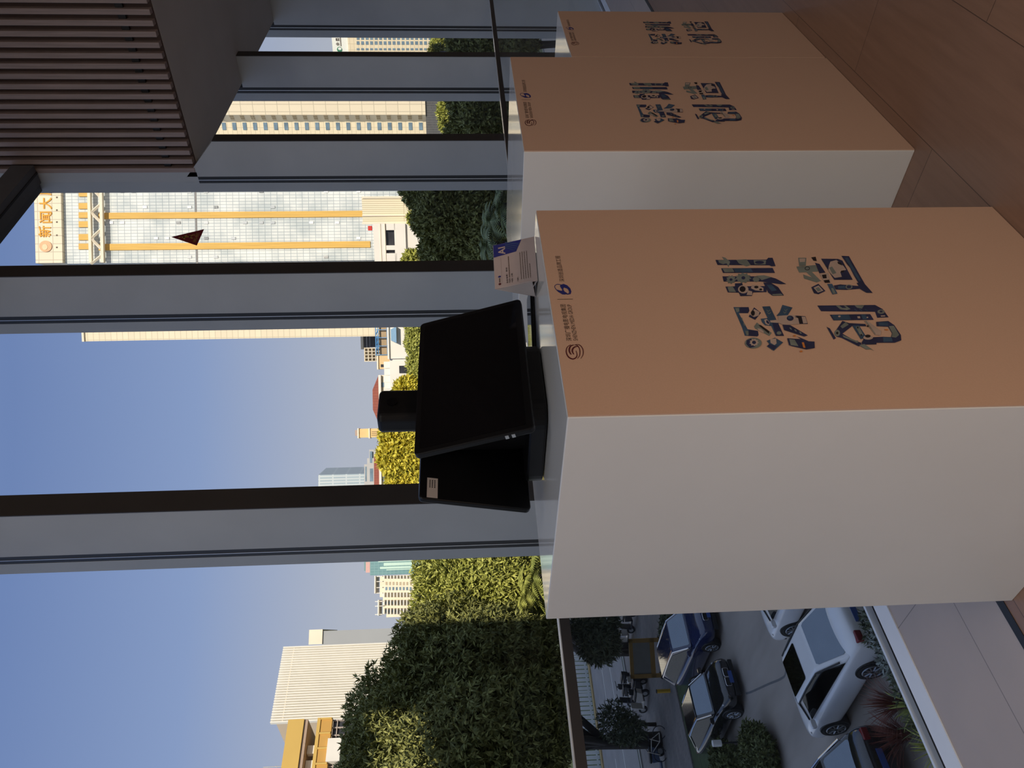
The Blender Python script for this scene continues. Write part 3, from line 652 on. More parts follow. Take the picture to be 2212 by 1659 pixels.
s.build('sign_emblem', [mat('emblem_orange', (0.66, 0.33, 0.14), 0.5), mat('emblem_pale', (0.74, 0.50, 0.27), 0.5)], f.root)
for cy in (428.6, 456, 481.6, 510, 536):
    s = MB(); f.rect(s, 126.2, 129.6, cy + 1.6, cy - 1.6, -0.84, -0.79); s.build('band_vent', mat('vent_brown', (0.12, 0.09, 0.06), 0.7), f.root)
for y0, y1 in ((425, 411.5), (451.7, 439), (471.4, 459), (491.2, 478.5), (519, 506), (539, 526.5)):
    s = MB(); f.rect(s, 171.2, 197.3, y0, y1, -0.25, 0.05); s.build('gold_panel', GOLD, f.root)
for y0, y1 in ((471, 457.8), (538, 524.3)):
    s = MB(); f.rect(s, 214, 800, y0, y1, -0.22, 0.05); s.build('gold_band', GOLD, f.root)
s = MB()
f.rect(s, 197.5, 203.6, 569.5, 372, -1.4, -0.7); f.rect(s, 223, 229.2, 569.5, 372, -1.4, -0.7)
tops = [(408, 430), (462, 443), (462, 483), (518, 498), (518, 539), (408, 386), (572, 555)]
for a, b_ in tops:
    pa = f.local(203, a); pb = f.local(224, b_)
    s.tube([(pa[0], -1.1, pa[1]), (pb[0], -1.1, pb[1])], 0.27, 4)
s.build('truss', CREAMP, f.root)
s = MB(); f.rect(s, 421.5, 425.5, 569.5, 372, -0.04, 0.05); s.build('dark_line', mat('joint_grey', (0.22, 0.21, 0.20), 0.7), f.root)  # thin dark grey line across the facade
random.seed(4); VG = mat('vent_grey', (0.36, 0.39, 0.41), 0.3); VW = mat('vent_white', (0.80, 0.80, 0.78), 0.5)
for k in range(34):
    r_ = random.choice((413.5, 447.3, 481.0, 514.7, 555)); x_ = random.choice((236, 260, 284, 309, 333, 357, 381, 405, 441, 462, 500, 525, 560, 585, 612, 640, 668, 700, 724, 770))
    s = MB(); f.rect(s, x_, x_ + 9, r_ + 2.8, r_ - 2.8, -0.12, 0.02); s.build('vent_window', VW if x_ > 600 else VG, f.root)

# thin cream edge of a tower left of it
f = Facade('residential_tower', 'narrow edge of a cream tiled tower beside the clock-free glass tower', 'building', 737.5, 660, 138)
f.root['label'] = 'cream tiled tower of which only a narrow windowless edge shows, left of the gold-banded tower'
s = MB(); f.block(s, 178.5, 737.5, 660, 0, 9); s.build('wall', CREAM, f.root)
s = MB(); f.rect(s, 176.5, 181, 738, 660, -0.3, 9.3); s.build('parapet', CREAMP, f.root)

# cream tower seen between the right-hand fins
f = Facade('hotel_tower', 'cream tower with stacked window bays seen between the two fins on the right', 'building', 318, 150, 178)
s = MB(); a = f.local(700, 248)[0]; b_ = f.local(700, 263)[0]; zt = f.local(430, 240)[1]; z0 = f.local(919, 240)[1]
s.box(a, f.W, 0, 20, z0, zt)
s.build('wall', CREAM2, f.root)
s = MB(); s.hexa([(b_, 1.8, z0), (a, 0, z0), (a, 12, z0), (b_, 12, z0)], [(b_, 1.8, zt), (a, 0, zt), (a, 12, zt), (b_, 12, zt)]); s.build('splayed_wall', CREAMP, f.root)
s = MB(); s.box(0, b_, 1.8, 20, z0, zt); s.build('wing', CREAM, f.root)
LOUV = tile_mat('brown_louvre', (0.42, 0.32, 0.18), (0.36, 0.27, 0.15), (0.70, 0.60, 0.45), 0.35, 5, 0.06, 'xz')
x_ = 452
while x_ < 905:
    z1 = f.local(x_, 272)[1]; zl = f.local(x_ + 8.2, 272)[1]
    s = MB(); s.box(f.local(x_, 281)[0], f.local(x_, 265)[0], 1.68, 1.82, zl, z1); s.build('window', WIN, f.root)
    s = MB(); s.hexa([(b_ + 0.12, 1.70, zl), (a - 0.1, -0.06, zl), (a - 0.1, 0.2, zl), (b_ + 0.12, 2, zl)], [(b_ + 0.12, 1.70, z1), (a - 0.1, -0.06, z1), (a - 0.1, 0.2, z1), (b_ + 0.12, 2, z1)])
    s.build('louvre', LOUV, f.root); x_ += 22.6
s = MB(); s.box(0, f.W, 0.5, 20, 0, f.local(919, 240)[1])
s.build('screen_base', tile_mat('dark_screen', (0.05, 0.05, 0.055), (0.075, 0.075, 0.08), (0.14, 0.14, 0.14), 0.5, 0.28, 0.04, 'xz'), f.root)

# cream building at the far right
f = Facade('signed_building', 'cream office block with a white rooftop sign, in the rightmost glass gap', 'building', 135, 40, 210)
s = MB(); f.block(s, 751, 135, 40, 0, 25); s.build('wall', CREAM, f.root)
s = MB(); f.rect(s, 715.5, 750, 118, 40, 0.5, 3); s.build('sign_board', mat('sign_white', (0.78, 0.80, 0.74), 0.6), f.root)
DKG = mat('sign_dark', (0.08, 0.06, 0.05), 0.6)
for ch, cx, cy in (('金', 729, 95.2), ('景', 729, 85.5)):
    p = f.local(cx, cy); s = MB(); add_text(s, ch, p[0] - 0.42, p[1] - 0.5, 0.85, 1.0, 0.48, 0, 0.02, 0.02); s.build('sign_character', DKG, f.root)
p = f.local(733, 107); s = MB()
s.prism(ellipse(p[0], p[1], 0.62, 0.65, 24), 0.42, 0.5, lambda x, z, e: (x, e, z), 0); s.prism(ellipse(p[0] + 0.18, p[1] - 0.05, 0.30, 0.42, 20), 0.38, 0.42, lambda x, z, e: (x, e, z), 1)
s.build('sign_emblem', [mat('sign_green', (0.03, 0.20, 0.11), 0.6), VW], f.root)
s = MB(); f.rect(s, 734.5, 736.2, 100, 80, 0.45, 0.5); s.build('sign_lettering', DKG, f.root)
x_ = 770.5
while x_ < 930:
    for y0, y1 in ((108.5, 104), (96.5, 89.2), (85.8, 79)):
        s = MB(); f.rect(s, x_, x_ + 6.2, y0, y1, -0.05, 0.1); s.build('window', WIN, f.root)
    x_ += 9.7

# striped podium and white block in front of the glass tower
f = Facade('ribbed_block', 'cream ribbed windowless block standing before the glass tower', 'building', 484, 424.5, 112)
s = MB(); f.block(s, 782.5, 484, 424.5, 0, 14)
s.build('wall', tile_mat('ribbed_cream', (0.82, 0.73, 0.52), (0.80, 0.71, 0.50), (0.48, 0.40, 0.26), 0.27, 9, 0.045, 'xz', 0.7), f.root)
for y0, y1 in ((428, 424.5), (466.5, 463.5), (484, 479)):
    s = MB(); f.rect(s, 782.5, 895, y0, y1, -0.15, 0.1); s.build('rib', CREAMP, f.root)
f = Facade('podium_block', 'white rendered block with two dark openings, left of the ribbed block', 'building', 590, 483, 100)
s = MB()
f.rect(s, 808, 834, 590, 483, 0, 12); f.rect(s, 834, 858, 590, 547, 0, 12); 
f.rect(s, 834, 853, 497, 483, 0, 12); f.rect(s, 853, 877, 590, 483, 0, 12); f.rect(s, 877, 1000, 590, 483, 0.4, 12); s.box(0, f.W, 0.5, 11.5, 0, 2)
f.rect(s, 834, 853, 540, 530, 0, 0.6); s.build('wall', WHITEP, f.root)
s = MB(); f.rect(s, 833, 854, 590, 484, 0.5, 11); s.build('window', WIN_D, f.root)
s = MB(); f.rect(s, 822, 824, 590, 483, -0.08, 0.05); f.rect(s, 832, 833.5, 590, 483, -0.08, 0.05); s.build('cornice', CREAMP, f.root)
s = MB(); f.rect(s, 790.5, 799, 497, 487, 2.0, 2.6); s.build('red_banner', mat('banner_red', (0.55, 0.03, 0.02), 0.7), f.root)

# low buildings behind the terminal
f = Facade('dark_glazed_block', 'small grey block with dark glazing bands under the cream tower edge', 'building', 750.5, 690, 157)
s = MB(); f.block(s, 783, 750.5, 690, 0, 10); s.build('wall', GREYW, f.root)
for x0, x1 in ((786.5, 791), (793, 798), (799.5, 812)):
    s = MB(); f.rect(s, x0, x1, 750, 727, -0.05, 0.1); s.build('window', WIN_D, f.root)
s = MB(); q = f.local(780, 740); s.box(0, f.W, -0.6, 10.4, q[1] - 0.5, q[1]); s.build('roof_slab', CREAMP, f.root)
f = Facade('frame_block', 'cream framed building with open bays, left of the dark glazed block', 'building', 780.5, 751, 142)
s = MB(); f.block(s, 787, 780.5, 751, 0.8, 10); s.build('wall', GREYW, f.root)
s = MB()
for yy in (780, 773, 766, 759, 752): f.rect(s, 787, 900, yy, yy - 1.4, -0.2, 0.9)
for xx in (787, 795, 803, 811): f.rect(s, xx, xx + 1.6, 780.5, 751, -0.2, 0.9)
s.build('frame', CREAMP, f.root)
f = Facade('brown_shed', 'low brown wall with a blue steel frame in front of it', 'building', 767.5, 690, 121)
s = MB(); f.block(s, 819, 768, 690, 0, 8); s.build('wall', mat('brown_wall', (0.40, 0.29, 0.17), 0.8, 0, 0.1, 0.5), f.root)
BLUES = mat('blue_steel', (0.06, 0.24, 0.50), 0.5, 0, 0.1, 1)
s = MB()
for xx, yl, yr in ((812, 768, 703), (817, 764, 703), (836.5, 768, 703)): f.rect(s, xx, xx + 1.6, yl, yr, -0.7, -0.4)
for yy in (767, 748, 730, 713): f.rect(s, 812, 838, yy, yy - 1.4, -0.7, -0.4)
for a0_, a1_ in ((760, 748), (748, 736), (736, 724), (724, 712)):
    pa = f.local(812.5, a0_); pb = f.local(817.5, a1_); s.tube([(pa[0], -0.55, pa[1]), (pb[0], -0.55, pb[1])], 0.07, 4)
s.build('steel_frame', BLUES, f.root)
f = Facade('tan_block', 'small tan flat-roofed building left of the blue steel frame', 'building', 797.5, 768.6, 116)
s = MB(); f.block(s, 816, 797.5, 768.6, 0, 7); s.build('wall', mat('tan_render', (0.70, 0.50, 0.26), 0.8, 0, 0.06, 0.5), f.root)
s = MB(); f.rect(s, 814.5, 817.5, 798.2, 768.2, -0.25, 7.2); s.build('roof_edge', CREAMP, f.root)
s = MB(); f.rect(s, 822.5, 829, 793, 787, -0.06, 0.1); s.build('window', WIN_D, f.root)
f = Facade('white_flat_building', 'white flat-roofed building with a blue window hood and dark openings', 'building', 852, 690, 95)
s = MB(); f.block(s, 838.5, 775, 690, 0, 9); f.block(s, 842, 852, 775, 0.3, 9); s.build('wall', WHITEP, f.root)
s = MB(); f.rect(s, 837, 840.5, 775.6, 690, -0.3, 9); s.build('roof_edge', WHITEP, f.root)
for x0, x1, y0, y1 in ((862, 881, 806, 790), (866, 881, 838, 812)):
    s = MB(); f.rect(s, x0, x1, y0, y1, 0.2, 0.45); s.build('window', WIN_D, f.root)
s = MB(); p = f.local(845, 741); p2 = f.local(857, 706)
s.hexa([(p[0], -0.9, p2[1]), (p2[0], -0.9, p2[1]), (p2[0], 0, p2[1]), (p[0], 0, p2[1])], [(p[0] + 0.3, -0.2, p[1]), (p2[0] - 0.3, -0.2, p[1]), (p2[0] - 0.3, 0, p[1]), (p[0] + 0.3, 0, p[1])])
s.build('window_hood', mat('blue_hood', (0.22, 0.36, 0.48), 0.4), f.root)
f = Facade('white_annex', 'row of white parapets below the hipped red roof', 'building', 856, 780, 108)
for k in range(5):
    s = MB(); f.rect(s, 829 + (k % 2), 900, 780 + 15 * k + 15, 780 + 15 * k + 0.6, 0.0, 5); s.build('parapet_bay', WHITEP, f.root)
s = MB(); f.rect(s, 844, 900, 856, 780, -0.3, 5); s.build('wall', WHITEP, f.root)
def hip_house(label, xr, xe, xb, yl, yr, yrl, yrr, dist, depth, win):
    f = Facade('red_roofed_house', label, 'building', yl, yr, dist)
    s = MB(); a, b_, t_ = f.block(s, xe, yl - 2, yr + 2, 0.6, depth - 0.6); s.build('wall', CREAMP, f.root)
    ze = f.local(xe, (yl + yr) / 2)[1]; m = depth / 2; zr = f.local(xr, (yl + yr) / 2, m)[1]; ra = f.local(xr, yrl, m)[0]; rb = f.local(xr, yrr, m)[0]
    s = MB(); s.add([(0, 0, ze), (f.W, 0, ze), (f.W, depth, ze), (0, depth, ze), (ra, m, zr), (rb, m, zr)], [(0, 1, 5, 4), (1, 2, 5), (2, 3, 4, 5), (3, 0, 4), (3, 2, 1, 0)])
    s.build('roof', ROOFR, f.root)
    s = MB(); s.box(-0.1, f.W + 0.1, -0.1, depth + 0.1, ze - 0.45, ze - 0.01); s.build('eaves', WHITEP, f.root)
    for y0, y1 in win:
        s = MB(); f.rect(s, xe + 5, xe + 12, y0, y1, 0.5, 0.7); s.build('window', WIN, f.root)
    return f
hip_house('house with a hipped red roof peeping over the white parapets, right of the camera column', 805, 818, 840, 912, 808, 885, 842, 135, 9, [(906, 897), (870, 860), (836, 826)])
hip_house('long house with a red roof behind the yellow tree, left of the bell tower', 808, 819, 840, 1100, 966, 1060, 988, 150, 9, [(1038, 1030), (1022, 1014), (1002, 994)])
# bell tower
f = Facade('bell_tower', 'slim yellow bell tower with a small cap, left of the camera column', 'tower', 946.5, 925.5, 140)
YELW = mat('yellow_render', (0.78, 0.55, 0.24), 0.75, 0, 0.06, 0.5)
s = MB(); f.block(s, 774, 945.5, 926.5, 0, 1.9); s.build('shaft', YELW, f.root)
s = MB()
for x0, x1 in ((772.5, 775.5), (796.5, 799.5)): f.rect(s, x0, x1, 946.8, 925.2, -0.25, 2.1)
s.build('cornice', CREAMP, f.root)
s = MB(); f.rect(s, 766.5, 772.5, 941.5, 929, 0.3, 1.6); s.build('cap', mat('tower_cap', (0.40, 0.30, 0.24), 0.7), f.root)
for yy in (940.5, 936.5, 932.5):
    s = MB(); f.rect(s, 803, 815, yy + 0.8, yy - 0.8, -0.05, 0.1); s.build('slit_window', mat('slit_brown', (0.30, 0.20, 0.10), 0.7), f.root)
# grey buildings by the left fin
f = Facade('grey_office_block', 'pale grey stepped office block below the blue glass tower', 'building', 1100, 971, 200)
s = MB(); f.block(s, 787, 1100, 1003, 0, 14); f.block(s, 793, 1003, 990, 0, 14); f.block(s, 797, 990, 971, 0.5, 14); s.build('wall', GREYW, f.root)
for x0, x1, y0, y1 in ((799, 806, 1040, 1012), (799, 804, 1000, 975), (789, 792, 1040, 1008)):
    s = MB(); f.rect(s, x0, x1, y0, y1, -0.06, 0.1); s.build('window', WIN, f.root)
f = Facade('blue_glass_tower', 'blue-grey banded glass tower rising beside the left dark fin', 'building', 1090, 1025, 320)
s = MB(); a, b_, t_ = f.block(s, 687.5, 1090, 1026, 0, 20)
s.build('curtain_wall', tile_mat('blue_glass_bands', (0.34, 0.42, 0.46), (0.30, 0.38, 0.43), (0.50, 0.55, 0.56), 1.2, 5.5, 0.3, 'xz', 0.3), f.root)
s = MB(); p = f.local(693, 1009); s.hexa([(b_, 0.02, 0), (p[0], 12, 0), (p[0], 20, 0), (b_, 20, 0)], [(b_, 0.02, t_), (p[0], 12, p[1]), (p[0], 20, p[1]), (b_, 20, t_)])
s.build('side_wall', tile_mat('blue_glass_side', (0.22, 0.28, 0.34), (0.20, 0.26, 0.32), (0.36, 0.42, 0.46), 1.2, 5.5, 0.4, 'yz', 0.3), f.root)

# left-hand glass gap
f = Facade('teal_tower', 'teal glass tower with pale vertical strips and a red roof sign', 'building', 1243, 1150, 300)
s = MB(); f.block(s, 799.5, 1243, 1150, 0, 25); s.build('curtain_wall', tile_mat('teal_glass', (0.11, 0.26, 0.27), (0.10, 0.235, 0.25), (0.15, 0.30, 0.31), 1.0, 1.5, 0.12, 'xz', 0.4), f.root)
s = MB(); f.rect(s, 786, 800, 1233, 1150, 1.0, 22); s.build('crown', mat('teal_crown', (0.13, 0.24, 0.25), 0.5), f.root)
for xt, y0, y1 in ((835, 1230.5, 1228.5), (821, 1227.5, 1223), (829, 1221, 1214.5), (817, 1212.5, 1209)):
    s = MB(); f.rect(s, xt, 916, y0, y1, -0.3, 0.1); s.build('glass_strip', mat('pale_green_glass', (0.50, 0.68, 0.58), 0.4), f.root)
s = MB(); f.rect(s, 790, 799, 1237, 1214, 0.2, 0.9); f.rect(s, 790, 797, 1209, 1207, 0.2, 0.9); s.build('roof_sign', mat('sign_red', (0.62, 0.36, 0.32), 0.6), f.root)
f = Facade('grey_stone_block', 'grey stone block below the teal tower', 'building', 1262, 1150, 236)
s = MB(); f.block(s, 917, 1262, 1150, 0, 12); s.build('wall', tile_mat('grey_stone', (0.44, 0.38, 0.34), (0.40, 0.35, 0.31), (0.55, 0.45, 0.35), 6.5, 3, 0.15, 'xz'), f.root)
f = Facade('apartment_block', 'cream apartment block with many white balconies, left of the teal tower', 'building', 1334, 1243, 260)
s = MB(); f.block(s, 820, 1290, 1244, 0.8, 18); f.block(s, 826, 1326, 1290, 1.4, 18); f.block(s, 833, 1334, 1326, 2, 16); s.build('wall', CREAMP, f.root)
s = MB(); f.rect(s, 809, 811.5, 1282, 1244, -0.5, 10); f.rect(s, 816, 818.5, 1330, 1296, -0.3, 9); s.build('roof_beam', WHITEP, f.root)
s = MB()
for yy in (1282, 1270, 1257, 1246, 1300, 1310, 1328): f.rect(s, 810, 826, yy, yy - 1.6, 0, 2)
s.build('roof_post', WHITEP, f.root)
for k in range(11):
    x_ = 829 + 7 * k
    for y0, y1 in ((1250, 1243.2), (1290, 1280), (1308, 1296), (1327, 1314)):
        if k < 9:
            s = MB(); f.rect(s, x_, x_ + 2.2, y0, y1, -0.9, 1.2); s.build('balcony', WHITEP, f.root)
for k in range(8):
    x_ = 832 + 7.5 * k
    for y0, y1 in ((1264, 1257), (1275, 1268), (1305, 1299), (1323, 1317)):
        s = MB(); f.rect(s, x_, x_ + 3.6, y0, y1, 0.6, 1.38); s.build('window', WIN if y0 != 1264 else LOUV, f.root)
# ribbed slab, its grey neighbour and the yellow frame building
f = Facade('grey_slab', 'grey shaded slab building with a pale roof edge behind the ribbed white tower', 'building', 1392, 1354.5, 190)
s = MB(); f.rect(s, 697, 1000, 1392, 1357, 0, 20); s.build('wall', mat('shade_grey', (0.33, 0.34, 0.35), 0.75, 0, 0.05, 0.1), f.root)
s = MB(); f.rect(s, 668, 697, 1392, 1360, -0.4, 20); s.build('roof_band', CREAMP, f.root)
f = Facade('ribbed_tower', 'white tower slab covered with vertical ribs above the dark tree', 'building', 1541, 1383, 120, 26)
zt = f.local(600, 1460)[1]
a = f.local(590, 1541); b_ = f.local(612, 1383)
z0_ = a[1]; z1_ = b_[1]; zz = (z0_ + z1_) / 2
s = MB(); s.box(0.2, f.W, 0.45, 9, 0, zz - 0.6)
s.build('wall', mat('rib_ground_tan', (0.66, 0.53, 0.38), 0.8, 0, 0.05, 0.2), f.root)
n = 31
for k in range(n):
    x_ = f.W * k / (n - 1); s = MB(); s.box(x_ - 0.095, x_ + 0.095, -0.1, 0.5, 0, zz); s.build('rib', mat('rib_white', (0.84, 0.80, 0.70), 0.7, 0, 0.03, 0.3), f.root)
s = MB(); s.box(0, f.W, 0.1, 0.6, zz - 1.7, zz - 1.55); s.build('tie_beam', CREAMP, f.root)
f = Facade('yellow_frame_building', 'ochre yellow framed building with open sky gaps at the left of the view', 'building', 1800, 1537, 95, 18)
OCH = mat('ochre_panel', (0.62, 0.40, 0.10), 0.6, 0, 0.05, 0.2); OCH2 = mat('ochre_panel_deep', (0.56, 0.31, 0.07), 0.6, 0, 0.05, 0.2)
def fr(x0, x1): 
    m0, m1 = f.local(x0, 1600)[1], f.local(x1, 1600)[1]; return m1, m0
s = MB(); q = fr(616, 651); s.box(0, f.W, 0, 0.6, *q); s.build('upper_panel', OCH, f.root)
s = MB(); q = fr(651, 659); s.box(0, f.W, 0.25, 9, *q); s.build('roof_slab', mat('brown_soffit', (0.42, 0.30, 0.22), 0.7), f.root)
s = MB(); q = fr(681, 713); s.box(0, f.W, 0, 0.6, *q); s.build('lower_panel', OCH2, f.root)
s = MB(); q = fr(681, 688); s.box(0, f.W, -0.15, 9, *q)
for k in range(16):
    q2 = fr(687, 712); s.box(f.W - 1.65 * k - 0.2, f.W - 1.65 * k, -0.15, 0.1, *q2)
s.build('panel_ribs', OCH, f.root)
s = MB(); q = fr(660, 681)
for k, wd in ((0.42, 0.9), (0.70, 1.6), (0.93, 0.9)): s.box(f.W * (1 - k * 0.46) - wd, f.W * (1 - k * 0.46), 1.5, 2.4, *q)
s.build('white_column', WHITEP, f.root)
s = MB(); q = fr(713, 800); s.box(0, f.W, 0.9, 9, 0, q[1]); s.build('window_band', WIN_D, f.root)
s = MB(); mu = mat('mullion_grey', (0.45, 0.38, 0.33), 0.6)
for k in range(30): s.box(f.W - 0.85 * k - 0.14, f.W - 0.85 * k, 0.6, 0.95, f.local(742, 1600)[1], q[1])
s.box(0, f.W, 0.55, 0.95, *fr(722, 724)); s.build('mullions', mu, f.root)
s = MB(); q = fr(709, 738); x_ = f.local(720, 1622)[0]; s.box(x_ - 1.2, x_ + 1.3, -0.3, 1.2, *q); s.build('white_box', WHITEP, f.root)
s = MB(); p = f.local(616, 1648); s.tube([(p[0], 1, p[1] - 0.1), (p[0], 1, p[1] + 2.6)], 0.05, 5); s.tube([(p[0] - 1.0, 1, p[1] + 0.2), (p[0] - 0.1, 1, p[1] + 1.1), (p[0] + 0.1, 1, p[1] + 1.2)], 0.04, 5)
s.build('aerial', mat('aerial_grey', (0.4, 0.4, 0.4), 0.5), f.root)

# ------------------------------------------------------------------ outside: trees and shrubs
def leaves(seed, blobs, n, ln, wd, whorl=1, depth=(0.55, 1.05), droop=0.0, rel=None):
    """Loose leaf cloud over ellipsoids (centre, radii): returns verts and quads."""
    rg = np.random.default_rng(seed)
    vol = np.array([(b[1][0] * b[1][1] + b[1][1] * b[1][2] + b[1][0] * b[1][2]) for b in blobs]); pr = vol / vol.sum()
    m = n // whorl
    bi = rg.choice(len(blobs), m, p=pr)
    C = np.array([b[0] for b in blobs])[bi]; R = np.array([b[1] for b in blobs])[bi]
    d = rg.normal(size=(m, 3)); d /= np.linalg.norm(d, axis=1, keepdims=True)
    # lumpy crown surface
    ph = rg.uniform(0, 6.28, (6, 3)); fr = rg.uniform(2.0, 5.5, (6, 3))
    lump = sum(np.sin((d * fr[k] + ph[k]).sum(1)) for k in range(6)) / 6
    rad = rg.uniform(depth[0], depth[1], m) ** 0.6 * (1 + 0.22 * lump)
    P = C + d * R * rad[:, None]
    out = d * R; out /= np.linalg.norm(out, axis=1, keepdims=True)
    P = np.repeat(P, whorl, 0); out = np.repeat(out, whorl, 0); N_ = len(P)
    t = rg.normal(size=(N_, 3)); t /= np.linalg.norm(t, axis=1, keepdims=True)
    ax = t + out * (0.75 if whorl > 1 else 0.3) - np.array([0, 0, droop]); ax /= np.linalg.norm(ax, axis=1, keepdims=True)
    nn = out + rg.normal(size=(N_, 3)) * 0.45 + np.array([0, 0, 0.5]); sd = np.cross(nn, ax); sd /= np.linalg.norm(sd, axis=1, keepdims=True) + 1e-9
    up_ = np.cross(ax, sd)
    L = ln * rg.uniform(0.65, 1.25, N_)[:, None]; W = wd * rg.uniform(0.7, 1.2, N_)[:, None]
    a = P; b = P + ax * L * 0.45 + sd * W * 0.5 + up_ * L * 0.06; c = P + ax * L - up_ * L * 0.08; e = P + ax * L * 0.45 - sd * W * 0.5 + up_ * L * 0.06
    return np.stack([a, b, c, e], 1).reshape(-1, 3)
def leaf_mesh(name, verts, m, parent):
    n = len(verts) // 4
    me = bpy.data.meshes.new(name); me.vertices.add(n * 4); me.loops.add(n * 4); me.polygons.add(n)
    me.vertices.foreach_set('co', verts.astype(np.float32).ravel())
    me.loops.foreach_set('vertex_index', np.arange(n * 4, dtype=np.int32))
    me.polygons.foreach_set('loop_start', np.arange(0, n * 4, 4, dtype=np.int32))
    me.materials.append(m); me.update(calc_edges=True)
    o = bpy.data.objects.new(name, me); COL.objects.link(o); o.parent = parent
    return o
BARK = mat('dark_bark', (0.050, 0.042, 0.036), 0.9, 0, 0.3, 4, stretch=(4, 4, 1), bump=0.6)
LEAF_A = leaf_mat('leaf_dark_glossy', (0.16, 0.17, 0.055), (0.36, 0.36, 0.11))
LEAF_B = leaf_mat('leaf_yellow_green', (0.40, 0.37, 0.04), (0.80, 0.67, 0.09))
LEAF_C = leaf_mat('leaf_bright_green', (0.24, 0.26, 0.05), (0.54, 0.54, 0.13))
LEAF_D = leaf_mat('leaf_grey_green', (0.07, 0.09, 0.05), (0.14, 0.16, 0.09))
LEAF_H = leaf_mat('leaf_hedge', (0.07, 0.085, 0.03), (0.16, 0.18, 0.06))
LIME = leaf_mat('leaf_lime', (0.22, 0.25, 0.05), (0.38, 0.40, 0.10))
LEAF_P = leaf_mat('leaf_palm', (0.13, 0.17, 0.07), (0.23, 0.27, 0.11))
def tree(label, blobs, n, ln, wd, m, seed, trunk, whorl=1, tr=0.22, group=None, depth=(0.4, 1.05), droop=0.0, name='broadleaf_tree', cat='tree'):
    """blobs: (x, y, radius along x, radius along y, distance) in the photograph; trunk: (x, y) of its foot."""
    W = []
    for bx, by, rx, ry, ds in blobs:
        c = at(bx, by, ds); k = (c - EYE).length / F_PX
        W.append((c, (ry * k, max(ry, rx) * k * 0.8, rx * k)))
    foot = Vector((trunk[0], trunk[1], GZ))
    t = thing(name, label, cat, tuple(foot), 0, group)
    bl = [(np.array(c - foot), np.array(r)) for c, r in W]
    leaf_mesh('foliage', leaves(seed, bl, n, ln, wd, whorl, depth, droop), m, t)
    s = MB(); top = bl[0][0]
    random.seed(seed)
    s.tube([(0, 0, -0.1), (0.05, 0.02, top[2] * 0.35), tuple(Vector(top) * 0.7)], [tr * 1.25, tr, tr * 0.6], 10)
    for c, r in bl:
        st_ = Vector((0.04, 0.02, max(0.6, (c[2] - r[2]) * 0.55)))
        mid = st_.lerp(Vector(c), 0.5) + Vector((random.uniform(-.3, .3), random.uniform(-.3, .3), 0))
        s.tube([tuple(st_), tuple(mid), tuple(c)], [tr * 0.62, tr * 0.42, tr * 0.15], 8)
    s.build('trunk', BARK, t, smooth=True)
    return t
def gp(x, y): p = on_z(x, y); return (p.x, p.y)
def foot_at(x, y, d): p = at(x, y, d); return (p.x, p.y)
# the large tree on the left: shaded half, sunlit half
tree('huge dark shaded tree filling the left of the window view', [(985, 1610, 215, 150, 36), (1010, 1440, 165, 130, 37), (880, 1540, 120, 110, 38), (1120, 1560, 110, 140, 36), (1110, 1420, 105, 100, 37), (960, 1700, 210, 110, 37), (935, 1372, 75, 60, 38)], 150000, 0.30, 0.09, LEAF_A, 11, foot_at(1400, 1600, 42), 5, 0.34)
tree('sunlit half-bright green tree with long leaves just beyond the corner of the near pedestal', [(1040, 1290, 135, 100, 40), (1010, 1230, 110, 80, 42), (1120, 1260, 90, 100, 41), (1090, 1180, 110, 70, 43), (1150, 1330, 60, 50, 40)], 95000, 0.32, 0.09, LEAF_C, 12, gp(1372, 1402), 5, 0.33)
tree('small grey-green tree with hanging leaves around the black trunk by the road', [(1290, 1385, 40, 45, 38), (1262, 1352, 30, 25, 38), (1300, 1345, 30, 25, 38)], 5200, 0.35, 0.08, LEAF_D, 13, gp(1390, 1408), 3, 0.12, droop=0.6)
tree('loose shrub-like street tree with thin branches in front of the white road lines', [(1330, 1560, 34, 38, 41), (1360, 1575, 30, 30, 41)], 2400, 0.28, 0.07, LEAF_D, 14, gp(1420, 1565), 3, 0.09)
# yellow tree behind the terminal, hedge right of it
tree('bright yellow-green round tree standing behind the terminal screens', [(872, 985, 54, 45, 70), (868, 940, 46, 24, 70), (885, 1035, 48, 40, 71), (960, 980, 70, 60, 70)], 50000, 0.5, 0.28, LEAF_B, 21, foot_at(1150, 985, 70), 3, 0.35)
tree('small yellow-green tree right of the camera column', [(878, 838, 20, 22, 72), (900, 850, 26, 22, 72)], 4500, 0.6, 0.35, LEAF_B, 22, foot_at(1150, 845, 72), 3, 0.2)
hedge = tree('clipped bright green hedge row behind the upper edge of the terminal screen', [(904, 790, 24, 40, 74), (902, 740, 25, 40, 74), (900, 700, 24, 30, 74), (960, 760, 60, 80, 74)], 36000, 0.32, 0.13, LEAF_C, 23, foot_at(1150, 760, 74), 3, 0.2, name='hedge_row', cat='hedge')
